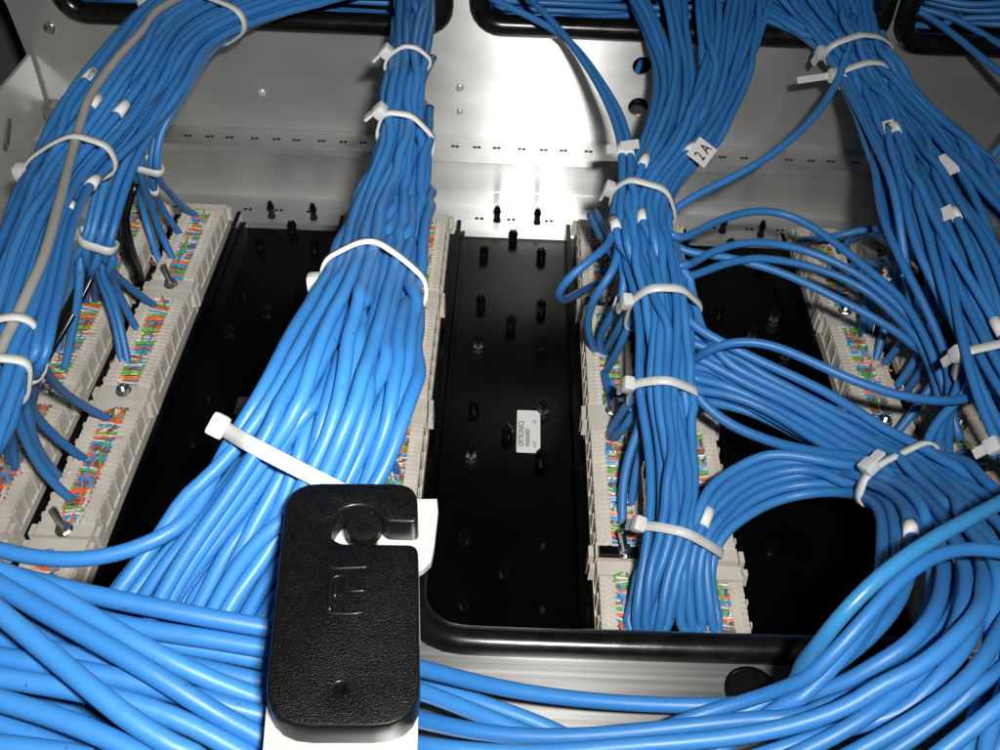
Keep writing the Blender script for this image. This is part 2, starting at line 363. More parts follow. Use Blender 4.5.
for k, x0 in enumerate(PAIRX):
    t = empty('patch_panel', (x0, 0.15, 0)); tag(t, PLAB[k], 'patch panel', 'patch panels with punch down blocks')
    mb = MB(); Wd = 2 * SW + GAP
    mb.box(-0.003, Wd + 0.003, 0.0, 0.3135, -0.004, 0.0045)
    mb.box(SW + .001, SW + GAP - .001, 0.0, 0.3135, 0.0045, 0.0105); mb.box(0.001, SW - .001, 0, 0.3135, 0.0045, 0.0062); mb.box(SW + GAP + .001, Wd - .001, 0, 0.3135, 0.0045, 0.0062)
    link('panel_frame', mb.build('panel_frame', M['black']), t)
    for s in range(2):
        for j, y in enumerate(YB):
            b = link('punch_down_block', BM, t, (s * (SW + GAP) + random.uniform(-.0003, .0003), y - 0.15, random.uniform(-.0004, .0004)))
            link('conductors', WM[(k * 3 + s * 5 + j * 2) % 5], b)['kind'] = 'stuff'
            sm = SM[1] if (k, s, j) in ((0, 1, 1), (2, 1, 1), (0, 1, 3), (2, 0, 1)) else SM[random.choice((0, 0, 2))]
            link('screw', sm, b, (SW / 2, 0.0035 if j else .0036, 0.0215))
    if k == 2:
        for yy in (0.0828, 0.2348):
            mb = MB(); mb.box(0.0015, SW - .006, yy - .0012, yy + .0035, .0215, .0232, tx=.0004, ty=.0004); mb.cyl((.006, yy + .001, .0230), .0020, .0008, 10)
            link('black_retainer', mb.build('black_retainer', M['peg']), t)
    # print marks in red on some blocks
    if k in (0, 3):
        for s, yy in ((1, 0.205), (1, 0.281), (0, 0.268), (0, 0.345)):
            cu = MB()
            for q in range(3): cu.tube([np.array([s * (SW + GAP) + .017 + q * .0012, yy - .15, .0232]), np.array([s * (SW + GAP) + .018 + q * .0012, yy - .15 + .0016, .0232])], .0002, 4)
            link('red_mark', cu.build('red_mark', M['red']), t)

# ------------------------------------------------------------------ cable manager plates with push pegs
def peg_mesh():
    mb = MB(); mb.cyl((0, 0, 0), .0030, .0009, 12)
    for a in (0, math.pi / 2, math.pi, 1.5 * math.pi):
        dx, dy = math.cos(a) * .00155, math.sin(a) * .00155
        mb.box(dx - .0010, dx + .0010, dy - .0010, dy + .0010, .0008, .0048); 
        mb.box(dx * 1.15 - .0012, dx * 1.15 + .0012, dy * 1.15 - .0012, dy * 1.15 + .0012, .0046, .0066, tx=.0002, ty=.0002)
        mb.box(dx * .95 - .0010, dx * .95 + .0010, dy * .95 - .0010, dy * .95 + .0010, .0066, .0088, tx=.0006, ty=.0006)
    return mb.build('peg', M['peg'])
PM = peg_mesh()
PEGPX = [(513, 241), (484, 257), (541, 259), (481, 306), (541, 311), (511, 327), (478, 347), (542, 349), (474, 410), (543, 412), (507, 437), (471, 456), (541, 462), (465, 541), (542, 545), (503, 575), (462, 606), (542, 609)]
PEGS = [pz(u, v, 3) for u, v in PEGPX]
def text_mesh(body, size, m, name='lettering', extrude=0):
    cu = bpy.data.curves.new(name, 'FONT'); cu.body = body; cu.size = size; cu.extrude = extrude; cu.resolution_u = 2; cu.offset = size * .008
    o = bpy.data.objects.new(name, cu); C.objects.link(o)
    dg = bpy.context.evaluated_depsgraph_get(); me = bpy.data.meshes.new_from_object(o.evaluated_get(dg)); bpy.data.objects.remove(o)
    me.materials.clear(); me.materials.append(m); return me
MGR = [(-0.1490, -0.0895, 'black cable manager plate between the left blocks and the centre bundle'),
       (-0.0270, 0.0355, 'black cable manager plate in the middle with a white product label'),
       (0.0975, 0.1540, 'black cable manager plate right of centre under the loose cable arcs')]
for k, (x0, x1, lab) in enumerate(MGR):
    t = empty('cable_manager', (x0, 0.13, 0.0032)); tag(t, lab, 'cable manager', 'cable manager plates')
    mb = MB(); W_ = x1 - x0
    mb.box(0, W_, 0, YF - 0.1325, -0.002, 0.0)
    mb.box(0, 0.0022, 0.0004, YF - 0.1328, 0.0, 0.011); mb.box(W_ - 0.0022, W_, 0.0004, YF - 0.1328, 0.0, 0.011)
    mb.box(0.0026, 0.0042, 0.002, YF - 0.1330, 0.0, 0.004)
    link('plate', mb.build('plate', M['black']), t)
    for p in PEGS:
        f = (p[0] + 0.0270) / 0.0625
        o = link('peg', PM, t, (f * W_, p[1] - 0.13, 0.0)); o.scale = (.88, .88, .8); o.rotation_euler.z = random.uniform(0, 1.5)
    if k < 2:                                      # printed label
        A = pz(516, 415, 0.6); B = pz(516, 457, .6); Cc = pz(537, 457, .6)
        if k == 0: A = pz(241, 402, .6); B = pz(228, 440, .6); Cc = pz(245, 440, .6)
        wd, hg = (Cc[0] - B[0]) * 1.14, A[1] - B[1]
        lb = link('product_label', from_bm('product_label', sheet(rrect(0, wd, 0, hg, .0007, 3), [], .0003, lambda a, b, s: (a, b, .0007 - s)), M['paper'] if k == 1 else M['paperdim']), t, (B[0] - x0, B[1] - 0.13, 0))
        for body, sz, dx, dy in (('ORTRONICS', hg * .108, wd * .30, hg * .12), ('W00004007', hg * .086, wd * .56, hg * .12), ('06-07', hg * .06, wd * .82, hg * .12), ('CN', hg * .06, wd * .82, hg * .68)):
            tx = link('lettering', text_mesh(body, sz, M['ink']), lb, (dx, dy, .0009)); tx.rotation_euler.z = math.pi / 2
            tx.scale = (1.0, 1.3, 1)
# pegs standing on the bright rail flange
for u, v in ((272, 217), (314, 219), (497, 221), (537, 223), (722, 232), (760, 236)):
    p = pz(u, v, 5); mb = MB(); mb.cyl((0, 0, 0), .0022, .0012, 10); mb.cyl((0, 0, .0012), .0017, .0050, 8); mb.cyl((0, 0, .006), .0023, .0042, 8, r2=.0012)
    o = rk('peg', mb.build('flange_peg', M['peg'])); o.location = (p[0], min(p[1], YW - .004), ZL)

# ------------------------------------------------------------------ near plate with black edge trim
npt = empty('near_plate', (0.05, 0.13, 0.08)); tag(npt, 'brushed metal plate along the bottom with a thick black edge trim', 'metal plate')
def nr(name, me):
    o = link(name, me, npt); o.matrix_parent_inverse = Matrix.Translation((-0.05, -0.13, -0.08)); return o
arc = [(-0.0235 + 0.016 - 0.016 * math.cos(a), 0.157 + 0.016 - 0.016 * math.sin(a)) for a in np.linspace(0, math.pi / 2, 8)]
inner = [(-0.0235, 0.192)] + arc + [(0.135, 0.1585)]
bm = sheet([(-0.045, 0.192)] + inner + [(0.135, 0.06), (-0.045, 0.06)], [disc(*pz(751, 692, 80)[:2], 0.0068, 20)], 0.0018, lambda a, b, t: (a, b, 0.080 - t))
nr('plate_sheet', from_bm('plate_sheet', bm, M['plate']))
P = spline([np.array([a, b - 0.0005, 0.0802]) for a, b in inner], 0.004)
V, Fc = tube_geo(P, 0.0046, 14); nr('edge_trim', mesh('edge_trim', V, Fc, M['trim'], True))
mb = MB(); c = pz(751, 692, 80); mb.cyl((c[0], c[1], 0.0775), 0.0074, 0.0035, 24, dome=.0008); nr('grommet', mb.build('grommet', M['trim'], True))

# ------------------------------------------------------------------ black clip and its bright bracket
ZC = 165.0
def cp(u, v, z=ZC): p = pz(u, v, z); return (p[0], p[1])
br_px = [(262, 760), (272, 640), (290, 520), (330, 500), (437, 499), (438, 512), (434, 548), (431, 562), (424, 569), (419, 572), (420, 640), (417, 760)]
bm = sheet([cp(u, v, 158.3) for u, v in br_px], [], 0.0016, lambda a, b, t: (a, b, 0.1583 - t))
c0 = cp(345, 610)
brk = link('clip_bracket', from_bm('clip_bracket', bm, M['bracket'])); tag(brk, 'bright bare metal bracket showing beneath the black clip', 'bracket')
def fillet(pts, r, n=5):
    out = []; N_ = len(pts)
    for i in range(N_):
        p0, p1, p2 = [np.array(pts[(i + d) % N_]) for d in (-1, 0, 1)]
        rr = r[i] if isinstance(r, list) else r
        a = (p0 - p1); b = (p2 - p1); la, lb = np.linalg.norm(a), np.linalg.norm(b); a /= la; b /= lb
        d = min(rr, la * .48, lb * .48)
        if rr <= 0: out.append(tuple(p1)); continue
        for t in np.linspace(0, 1, n + 1):
            out.append(tuple((1 - t)**2 * (p1 + a * d) + 2 * t * (1 - t) * p1 + t * t * (p1 + b * d)))
    return out
body = [cp(287, 482), cp(417, 483), cp(418, 522), cp(386, 521), cp(370, 505), cp(346, 505), cp(331, 520), cp(331, 537), cp(340, 543), cp(418, 544), cp(420, 726), cp(262, 726)]
rad = [.0075, .0050, .0015, .001, .002, .004, .003, .003, .002, .0022, .0085, .0085]
clip = empty('cable_clip', (c0[0], c0[1], 0.160)); tag(clip, 'black plastic cable clip with J shaped notch and raised emblem, bottom centre foreground', 'cable clip')
def cl(name, me):
    o = link(name, me, clip); o.matrix_parent_inverse = Matrix.Translation((-c0[0], -c0[1], -0.160)); return o
bm = sheet(fillet(body, rad), [disc(*cp(340, 687), 0.0010, 12)], 0.0062, lambda a, b, t: (a, b, 0.165 - t))
top_e = [e for e in bm.edges if all(abs(v.co.z - 0.165) < 1e-6 for v in e.verts) and any(abs(f.normal.z) < .3 for f in e.link_faces)]
bmesh.ops.bevel(bm, geom=top_e, offset=0.0007, segments=3, affect='EDGES', profile=.5)
for f in bm.faces: f.material_index = 0 if f.normal.z > .9 else 1
cl('body', from_bm('body', bm, [M['clip'], M['clipside']], smooth=35))
kx, ky = cp(364, 527, 164); mb = MB(); mb.cyl((kx, ky, .1580), .0026, .0045, 16); mb.cyl((kx, ky, .1622), .0037, .0022, 28, dome=.0003); mb.cyl((kx, ky, .1645), .0020, .0003, 16, m=1)
mb.box(kx - .0002, kx + .0002, ky - .0011, ky + .0011, .1647, .1652, m=1)
cl('stud', mb.build('stud', [M['clipside'], M['clip']]))
def em(pts): return np.array([[*cp(250 + x / 5, 470 + y / 5, 165), 0.16505] for x, y in pts])
for pl in ([(392, 474), (400, 488), (598, 486)], [(368, 698), (380, 712), (566, 712), (572, 696)], [(398, 708), (412, 542), (430, 531), (478, 530), (488, 545), (482, 602), (586, 603)], [(430, 545), (424, 640)]):
    V, Fc = tube_geo(spline(em(pl), .0012), .00046, 6); cl('emblem', mesh('emblem', V, Fc, M['clipside'], True))

# ------------------------------------------------------------------ cables
RC = 0.0018
CAB = []      # dicts: K control points, group key, pins
def cable(K, bundle, pin=(1, 1), label=None, r=RC, m='cable', markers=(), port=False, free=False):
    CAB.append(dict(K=[np.asarray(p, float) for p in K], b=bundle, pin=pin, label=label, r=r, m=m, mk=list(markers), port=port, free=free)); return len(CAB) - 1
def px(L): return [pz(*p) for p in L]
def slots(n, seed, asp=2.2):                       # (s, t) in a disc, blue-noise-like
    r_ = np.random.default_rng(seed); best = None
    P = []
    while len(P) < n:
        c = r_.uniform(-1, 1, (60, 2)); c = c[(c**2).sum(1) < 1]
        d = np.array([min([np.hypot((q[0] - p[0]), (q[1] - p[1])) for p in P] + [9]) for q in c]); P.append(c[int(np.argmax(d))])
    P = np.array(P); return P[np.argsort(P[:, 0])]
def bundle(key, n, knots, seed, wander=.16, tails=None, starts=None, labels=None, pin=(1, 1), **kw):
    """knots: (uL, vL, uR, vR, z_mm, thickness_mm).  tails/starts: {index: explicit points after/before}"""
    S = slots(n, seed); r_ = np.random.default_rng(seed + 100); ids = []
    for i in range(n):
        s, t = S[i]; ph = r_.uniform(0, 6.28, 2); fr = r_.uniform(.5, 1.0, 2); K = []
        for k, (a, b, c, d, z, th) in enumerate(knots):
            ss = np.clip(s + wander * math.sin(ph[0] + fr[0] * k) * (1 if k else .3), -1, 1); tt = np.clip(t + wander * 2 * math.sin(ph[1] + fr[1] * k), -1, 1)
            f = (ss + 1) / 2; p = pz(a + (c - a) * f, b + (d - b) * f, z); dr = p - CAM; dr /= np.linalg.norm(dr)
            K.append(p - dr * tt * th / 2000)
        pn = pin; port = False
        if tails and i in tails:
            T = tails[i]; port = T.get('port', True); K = K[:T.get('cut', len(K))] + px(T['p']); pn = (pin[0], 1)
        if starts and i in starts: K = px(starts[i]['p']) + K[starts[i].get('cut', 0):]
        mk = ()
        ids.append(cable(K, key, pn, (labels or {}).get(i), port=port, **kw))
    return ids

# A: big bundle at the upper left
A_k = [(330, -60, 420, -25, 120, 20), (165, -14, 213, 40, 124, 30), (108, 45, 178, 92, 120, 30), (62, 105, 150, 128, 112, 34)]
bundle('A1', 30, A_k + [(40, 152, 92, 182, 106, 30), (12, 215, 72, 222, 110, 30), (-18, 290, 56, 295, 112, 30), (-40, 370, 40, 362, 112, 30), (-70, 470, 5, 450, 108, 30), (-100, 600, -40, 600, 100, 30)], 1, .18,
       tails={29: dict(cut=8, p=[(40, 362, 95), (58, 388, 62), (85, 407, 36), (111, 420, 19)]),
              28: dict(cut=8, p=[(26, 375, 95), (32, 412, 60), (58, 440, 38), (87, 461, 19)]),
              27: dict(cut=8, p=[(14, 380, 95), (22, 430, 62), (42, 472, 38), (74, 502, 19)]),
              26: dict(cut=8, p=[(4, 370, 85), (6, 420, 50), (10, 465, 20)])})
cable(px([(420, -60, 120), (190, -8, 131), (142, 33, 129), (98, 84, 124), (76, 140, 119), (60, 200, 120), (36, 285, 122), (2, 350, 121), (-40, 430, 115)]), 'A1', (1, 1), 'grey network cable running along the blue bundle at the upper left', RC * 1.05, 'cable_grey')
bundle('A2', 8, [(350, -50, 420, -25, 116, 16), (185, 0, 220, 42, 116, 18), (128, 70, 185, 98, 110, 20), (108, 125, 150, 138, 102, 22), (92, 190, 122, 196, 90, 16), (82, 243, 110, 248, 78, 12)], 2, .1,
       tails={7: dict(p=[(100, 262, 68), (122, 281, 45), (140, 296, 32), (157, 307, 19)]),
              6: dict(p=[(100, 268, 66), (113, 280, 50), (126, 310, 32), (139, 333, 19)]),
              5: dict(p=[(97, 262, 66), (112, 290, 48), (121, 330, 32), (129, 369, 19)]),
              4: dict(p=[(94, 262, 66), (108, 295, 45), (118, 330, 30), (122, 368, 19)]),
              3: dict(p=[(90, 270, 60), (96, 285, 40), (95, 302, 19)]),
              2: dict(p=[(86, 268, 60), (88, 285, 40), (85, 304, 19)]),
              1: dict(p=[(83, 268, 60), (74, 310, 38), (67, 360, 19)]),
              0: dict(p=[(80, 268, 60), (66, 305, 38), (57, 358, 19)])})
bundle('A3', 4, [(370, -50, 425, -25, 114, 12), (200, 15, 225, 44, 112, 14), (160, 85, 188, 98, 106, 14), (142, 130, 162, 132, 94, 12), (134, 169, 160, 171, 80, 10)], 3, .1,
       tails={3: dict(p=[(168, 190, 55), (183, 207, 32), (198, 217, 19)]), 2: dict(p=[(160, 205, 45), (171, 222, 30), (182, 237, 19)]),
              1: dict(p=[(150, 200, 55), (160, 232, 34), (175, 264, 19)]), 0: dict(p=[(140, 195, 50), (146, 222, 34), (160, 264, 19)])})
for L in ([(100, 205, 84), (104, 240, 66), (106, 262, 50), (112, 278, 36), (118, 292, 20)], [(130, 150, 90), (122, 185, 74), (116, 205, 52), (112, 222, 22)], [(84, 235, 76), (80, 290, 56), (72, 335, 34), (64, 372, 20)], [(30, 350, 100), (20, 405, 70), (12, 440, 40), (16, 470, 20)], [(40, 330, 100), (38, 375, 70), (30, 410, 44), (22, 442, 20)], [(24, 360, 96), (28, 420, 66), (40, 455, 40), (60, 478, 20)]):
    cable(px(L), 'A2', port=True)
# B: thick centre bundle
B_k = [(404, -40, 434, -40, 130, 12), (401, 0, 434, 0, 129, 14), (397, 60, 424, 64, 132, 14), (391, 100, 416, 104, 131, 14), (388, 138, 416, 146, 127, 16), (352, 205, 410, 207, 128, 26), (328, 270, 400, 282, 148, 30),
       (288, 335, 390, 345, 160, 26), (258, 405, 380, 410, 164, 24), (220, 462, 345, 490, 153, 22), (120, 585, 262, 615, 138, 18), (50, 680, 240, 720, 124, 20), (-20, 790, 210, 850, 116, 26)]
bundle('B', 15, B_k, 4, .22, tails={0: dict(cut=10, port=False, p=[(184, 528, 150), (112, 561, 148), (40, 562, 148), (-50, 535, 148)])})
B2_k = [(398, 140, 428, 148, 122, 16), (368, 205, 428, 207, 120, 26), (350, 270, 418, 290, 140, 30), (318, 340, 412, 350, 156, 26), (285, 400, 408, 405, 160, 24), (262, 470, 372, 485, 148, 22), (195, 585, 300, 600, 132, 18), (140, 680, 270, 700, 118, 20), (90, 790, 240, 810, 114, 26)]
bundle('B2', 13, B2_k, 5, .22, starts={12: dict(p=[(433, 58, 124), (425, 72, 126), (417, 100, 124)]), 11: dict(p=[(430, 108, 122), (428, 122, 122)]), 10: dict(p=[(424, 104, 118), (423, 122, 120)])})
bundle('B2', 12, [(394, 158, 422, 162, 88, 8)] + B2_k[1:2] + [(338, 270, 418, 290, 138, 26)] + B2_k[3:], 25, .24)
# two cables of that bundle dropping to the blocks right of it
cable(px([(380, 300, 120), (392, 400, 70), (385, 445, 45), (398, 474, 19)]), 'B2', port=True)
# C + D: bottom bundle crossing under the clip and looping up at the right
def CD(left, right, dk, zt=0):
    return left + right
C_l = {4: [(-40, 560, 150), (20, 578, 151), (77, 592, 151), (167, 610, 149), (263, 631, 145), (340, 650, 141)],
       5: [(-40, 610, 142), (60, 622, 142), (167, 643, 142), (260, 657, 140), (340, 675, 138)],
       6: [(-40, 600, 150), (30, 632, 147), (110, 650, 145), (207, 669, 144), (257, 682, 143), (340, 700, 139)],
       1: [(-40, 558, 158), (33, 580, 158), (77, 608, 158), (133, 642, 157), (187, 672, 154), (257, 703, 147), (340, 728, 140)],
       2: [(-40, 562, 161), (0, 585, 161), (50, 616, 161), (133, 660, 160), (200, 705, 155), (250, 736, 148), (340, 790, 142)],
       3: [(-40, 580, 164), (0, 612, 164), (43, 648, 164), (83, 681, 164), (117, 714, 163), (165, 750, 160), (230, 800, 158)],
       7: [(-40, 636, 152), (0, 640, 152), (90, 657, 151), (150, 685, 150), (250, 725, 145), (340, 765, 140)],
       8: [(-40, 672, 156), (0, 677, 156), (67, 688, 156), (143, 702, 155), (207, 728, 152), (260, 765, 146)],
       9: [(-40, 690, 160), (0, 700, 160), (67, 719, 160), (133, 747, 158), (200, 790, 155)],
       10: [(-40, 650, 145), (0, 657, 145), (90, 690, 143), (170, 735, 140), (240, 790, 138)],
       11: [(-40, 715, 153), (0, 724, 153), (60, 742, 152), (120, 780, 150)],
       12: [(-40, 625, 137), (40, 652, 137), (130, 690, 136), (220, 705, 136), (340, 745, 134)],
       13: [(-40, 745, 160), (20, 744, 160), (90, 760, 158)],
       14: [(-40, 660, 138), (60, 705, 138), (150, 760, 137), (250, 830, 136)],
       16: [(-40, 590, 146), (40, 606, 146), (140, 630, 146), (262, 645, 144), (340, 662, 140)],
       17: [(-40, 650, 156), (30, 664, 156), (120, 676, 155), (200, 700, 152), (258, 712, 148), (340, 740, 142)],
       18: [(-40, 612, 138), (60, 640, 138), (150, 664, 138), (258, 692, 137), (340, 712, 134)],
       19: [(-40, 730, 148), (50, 735, 148), (130, 752, 146), (220, 800, 142)],
       15: [(-40, 705, 145), (60, 740, 145), (140, 790, 142)]}
R_r = {4: [(420, 668, 118), (508, 690, 102), (616, 703, 95), (760, 704, 97), (864, 680, 112), (918, 641, 121), (943, 585, 110), (935, 530, 90), (905, 490, 72), (880, 470, 64), (820, 456, 56), (770, 442, 50), (720, 421, 50), (693, 396, 55), (683, 360, 66), (678, 320, 72), (662, 290, 76)],
       5: [(420, 690, 114), (490, 719, 100), (573, 750, 92), (680, 790, 92)],
       6: [(418, 720, 112), (497, 736, 103), (580, 737, 100), (690, 726, 101), (775, 715, 105), (870, 690, 112), (945, 630, 118), (968, 570, 106), (950, 515, 84), (912, 482, 66), (868, 466, 58), (800, 424, 50), (740, 398, 50), (697, 393, 54), (684, 392, 56)],
       1: [(420, 746, 113), (520, 755, 108), (640, 745, 107), (760, 735, 112), (880, 700, 122), (960, 640, 130), (990, 580, 116), (975, 535, 98), (940, 498, 78), (898, 474, 64), (850, 456, 56), (790, 420, 52), (740, 396, 52), (700, 392, 54)],
       12: [(420, 680, 105), (470, 700, 96), (540, 722, 92), (620, 760, 90)]}
for i, L in C_l.items():
    lab = {3: 'blue network cable slanting steeply across the bottom left corner over the others', 4: None}.get(i)
    cable(px(L + R_r.get(i, [])), 'C', label=lab, r=.00205)
# further loops at the lower right, feeding from below the frame to the tie
loops = [
 [(640, 800, 100), (760, 722, 110), (830, 672, 122), (872, 620, 122), (893, 560, 104), (893, 520, 84), (882, 494, 66), (850, 481, 54), (792, 482, 46), (742, 503, 44), (706, 533, 44), (697, 560, 40), (706, 600, 30), (716, 637, 19)],
 [(560, 745, 98), (660, 730, 102), (750, 712, 112), (822, 676, 122), (880, 630, 126), (912, 570, 116), (912, 525, 94), (893, 492, 72), (850, 472, 58), (818, 474, 50), (775, 475, 48), (738, 493, 47), (704, 528, 46), (692, 560, 40), (695, 600, 30), (704, 637, 19)],
 [(600, 800, 104), (760, 756, 118), (880, 712, 128), (950, 660, 136), (976, 600, 126), (962, 545, 102), (932, 502, 78), (890, 475, 62), (818, 461, 54), (780, 462, 52), (738, 481, 50), (700, 520, 48), (687, 560, 42), (688, 600, 30), (694, 638, 19)],
 [(700, 790, 116), (820, 735, 124), (905, 685, 132), (950, 620, 130), (948, 560, 114), (922, 512, 88), (885, 480, 66), (840, 462, 58), (795, 456, 56), (765, 454, 54), (735, 468, 52), (700, 510, 50), (682, 560, 44), (680, 600, 30), (686, 640, 19)],
 [(760, 800, 122), (870, 745, 130), (960, 690, 140), (1004, 620, 132), (996, 550, 104), (955, 505, 80), (905, 470, 64), (850, 446, 56), (780, 413, 52), (730, 390, 52), (695, 384, 56), (680, 380, 60)],
 [(820, 800, 126), (910, 740, 136), (985, 690, 146), (1030, 600, 130), (1010, 535, 102), (960, 490, 78), (905, 458, 64), (840, 440, 54), (770, 399, 54), (730, 379, 55), (693, 373, 58), (676, 372, 62)],
 [(880, 800, 132), (950, 745, 142), (1020, 690, 150), (1060, 600, 130), (1020, 515, 96), (965, 478, 76), (915, 450, 64), (860, 443, 56), (800, 414, 56), (740, 380, 57), (690, 365, 60), (672, 362, 64)],
 [(940, 800, 138), (1000, 740, 148), (1060, 650, 140), (1060, 560, 110), (1000, 495, 86), (940, 458, 70), (885, 440, 62), (840, 416, 60), (780, 387, 60), (730, 363, 62), (688, 341, 66), (668, 330, 70)],
 [(1080, 560, 96), (1030, 510, 90), (985, 486, 80), (930, 452, 70), (880, 428, 66), (856, 410, 66), (820, 388, 66), (770, 366, 67), (720, 342, 71), (690, 326, 74), (668, 306, 76), (655, 290, 77)],
 [(1050, 545, 84), (1000, 512, 76), (960, 492, 70), (900, 470, 58), (852, 458, 50), (800, 432, 47), (765, 414, 47), (730, 399, 50), (697, 397, 52), (682, 400, 54)],
 [(1080, 530, 78), (1010, 496, 74), (950, 484, 70), (905, 481, 66), (860, 461, 60), (815, 428, 55), (770, 404, 54), (725, 384, 56), (690, 378, 60)],
]
loops += [
 [(520, 800, 96), (640, 752, 104), (770, 728, 114), (858, 690, 124), (918, 640, 128), (934, 580, 120), (926, 530, 98), (902, 496, 76), (870, 478, 62), (822, 468, 54), (778, 468, 50), (737, 487, 49), (700, 524, 47), (690, 575, 36), (700, 637, 19)],
 [(660, 810, 112), (800, 752, 122), (895, 702, 130), (962, 640, 134), (968, 575, 118), (945, 522, 94), (910, 488, 72), (862, 462, 60), (815, 440, 56), (770, 410, 56), (725, 392, 58), (690, 390, 60)],
 [(740, 815, 118), (850, 765, 126), (940, 712, 136), (992, 650, 138), (990, 570, 112), (962, 520, 90), (925, 484, 72), (875, 455, 62), (820, 420, 58), (770, 390, 59), (725, 370, 62), (690, 356, 64)],
 [(480, 770, 94), (600, 742, 98), (720, 722, 106), (800, 692, 114), (850, 655, 120), (884, 600, 116), (884, 545, 96), (880, 508, 72), (856, 492, 56), (800, 492, 44), (748, 512, 42), (710, 545, 40), (708, 590, 30), (720, 637, 19)]]
loops = [[(u, v, (z if z < 96 else max(92, z - (22 if i % 2 else 8)))) for u, v, z in L] for i, L in enumerate(loops)]
for i, L in enumerate(loops): cable(px(L), 'D', port=False, r=.0019)
cable(px([(1060, 470, 128), (1000, 503, 136), (932, 539, 142), (881, 573, 142), (840, 614, 136), (812, 656, 124), (796, 690, 106), (786, 725, 98), (780, 770, 92)]), 'D', label='glossy blue cable lying across the front of the loops at the lower right', m='cable_teal', r=.0019)
cable(px([(1040, 560, 120), (960, 545, 128), (905, 572, 132), (868, 616, 130), (815, 671, 120), (776, 693, 108), (700, 715, 98), (600, 760, 94)]), 'D')
# E: centre right bundle
E_k = [(600, -45, 780, -45, 128, 14), (630, 10, 765, 15, 116, 14), (656, 80, 745, 80, 102, 18), (640, 150, 712, 142, 94, 18), (618, 202, 662, 206, 87, 18), (618, 250, 676, 250, 82, 18), (634, 302, 684, 308, 76, 18)]
E_end = [(640, 345, 686, 350, 69, 16), (638, 388, 682, 398, 63, 16), (650, 450, 690, 455, 54, 14), (650, 530, 690, 538, 46, 14)]
tl = {}
ends = [(630, 642), (638, 642), (646, 642), (634, 636), (642, 640), (654, 642), (660, 642)]
ids_e = bundle('E', 12, E_k + E_end, 6, .20, tails={
    0: dict(cut=5, p=[(616, 242, 86), (580, 266, 84), (556, 290, 74), (559, 302, 60), (580, 292, 42), (604, 280, 19)]),
    1: dict(cut=6, p=[(615, 272, 78), (597, 292, 70), (587, 315, 52), (589, 340, 34), (601, 353, 19)]),
    2: dict(cut=9, p=[(636, 394, 58), (618, 417, 38), (609, 437, 19)]),
    3: dict(cut=9, p=[(649, 409, 56), (629, 450, 42), (621, 490, 30), (623, 532, 19)]),
    4: dict(p=[(636, 600, 30), (630, 641, 19)]), 5: dict(p=[(640, 600, 33), (637, 641, 19)]), 6: dict(p=[(648, 590, 34), (641, 642, 19)]),
    7: dict(p=[(652, 590, 36), (645, 642, 20)]), 8: dict(p=[(658, 590, 36), (650, 642, 22)]), 9: dict(p=[(664, 580, 36), (655, 642, 22)]),
    10: dict(p=[(668, 580, 34), (658, 642, 20)]), 11: dict(cut=9, p=[(690, 440, 50), (688, 470, 36), (692, 498, 19)])})
bundle('E', 9, E_k[:6] + [(640, 300, 686, 306, 66, 12)], 16, .16, tails={
    0: dict(cut=6, p=[(627, 292, 72), (608, 320, 52), (597, 342, 30), (604, 356, 19)]),
    1: dict(p=[(634, 307, 66), (614, 336, 44), (603, 354, 19)]),
    2: dict(p=[(635, 315, 64), (619, 348, 44), (605, 374, 19)]),
    3: dict(p=[(645, 345, 60), (646, 398, 52), (622, 430, 36), (612, 440, 19)]),
    4: dict(p=[(655, 350, 60), (652, 410, 50), (637, 462, 36), (631, 508, 19)]),
    5: dict(p=[(668, 350, 56), (676, 400, 46), (690, 450, 34), (690, 490, 19)]),
    6: dict(cut=5, port=False, p=[(668, 246, 80), (709, 224, 78), (748, 211, 76), (784, 211, 74), (820, 231, 72), (856, 260, 70), (904, 301, 66), (935, 360, 60), (960, 440, 40)]),
    7: dict(cut=5, port=False, p=[(672, 276, 78), (709, 252, 78), (748, 241, 76), (800, 248, 72), (856, 272, 68), (890, 300, 64), (928, 345, 56), (950, 420, 40)]),
    8: dict(cut=5, port=False, p=[(674, 282, 74), (722, 263, 74), (761, 258, 72), (808, 265, 70), (856, 283, 66), (894, 308, 62), (930, 358, 54), (945, 430, 40)])})
bundle('E', 7, E_k + E_end + [(640, 590, 668, 590, 36, 8), (634, 640, 664, 642, 22, 4)], 26, .22)
bundle('E', 4, E_k[:6] + [(676, 268, 690, 280, 74, 6), (700, 350, 716, 360, 62, 8), (775, 385, 790, 400, 58, 10), (850, 425, 862, 446, 58, 12), (905, 462, 925, 485, 68, 10), (965, 520, 985, 545, 96, 10), (1000, 600, 1020, 610, 120, 10), (960, 760, 990, 780, 120, 10)], 27, .2)
cable(px([(652, 205, 80), (664, 240, 76), (680, 255, 72), (712, 254, 72), (761, 264, 70), (808, 284, 68), (856, 308, 64), (904, 335, 58), (926, 352, 52), (950, 380, 40)]), 'E', label=None)
cable(px([(470, -14, 122), (494, 0, 121), (562, 34, 112), (603, 85, 104), (626, 128, 100), (630, 204, 92), (632, 240, 86)]), 'E', label='left one of two blue cables curving from the middle slot into the centre right bundle')
cable(px([(500, -30, 126), (555, 24, 117), (589, 69, 108), (617, 126, 101), (625, 170, 96), (624, 206, 91), (626, 245, 86)]), 'E', label='right one of two blue cables curving from the middle slot into the centre right bundle')
cable(px([(850, -50, 124), (850, 10, 116), (847, 55, 112), (833, 92, 104), (790, 141, 96), (740, 174, 90), (700, 193, 86), (664, 213, 82), (655, 250, 76)]), 'E', label='blue cable swooping down from the upper right tie to the centre right bundle')
cable(px([(590, 215, 56), (600, 236, 60), (617, 262, 66), (630, 290, 66), (640, 320, 60)]), 'E', pin=(1, 1))
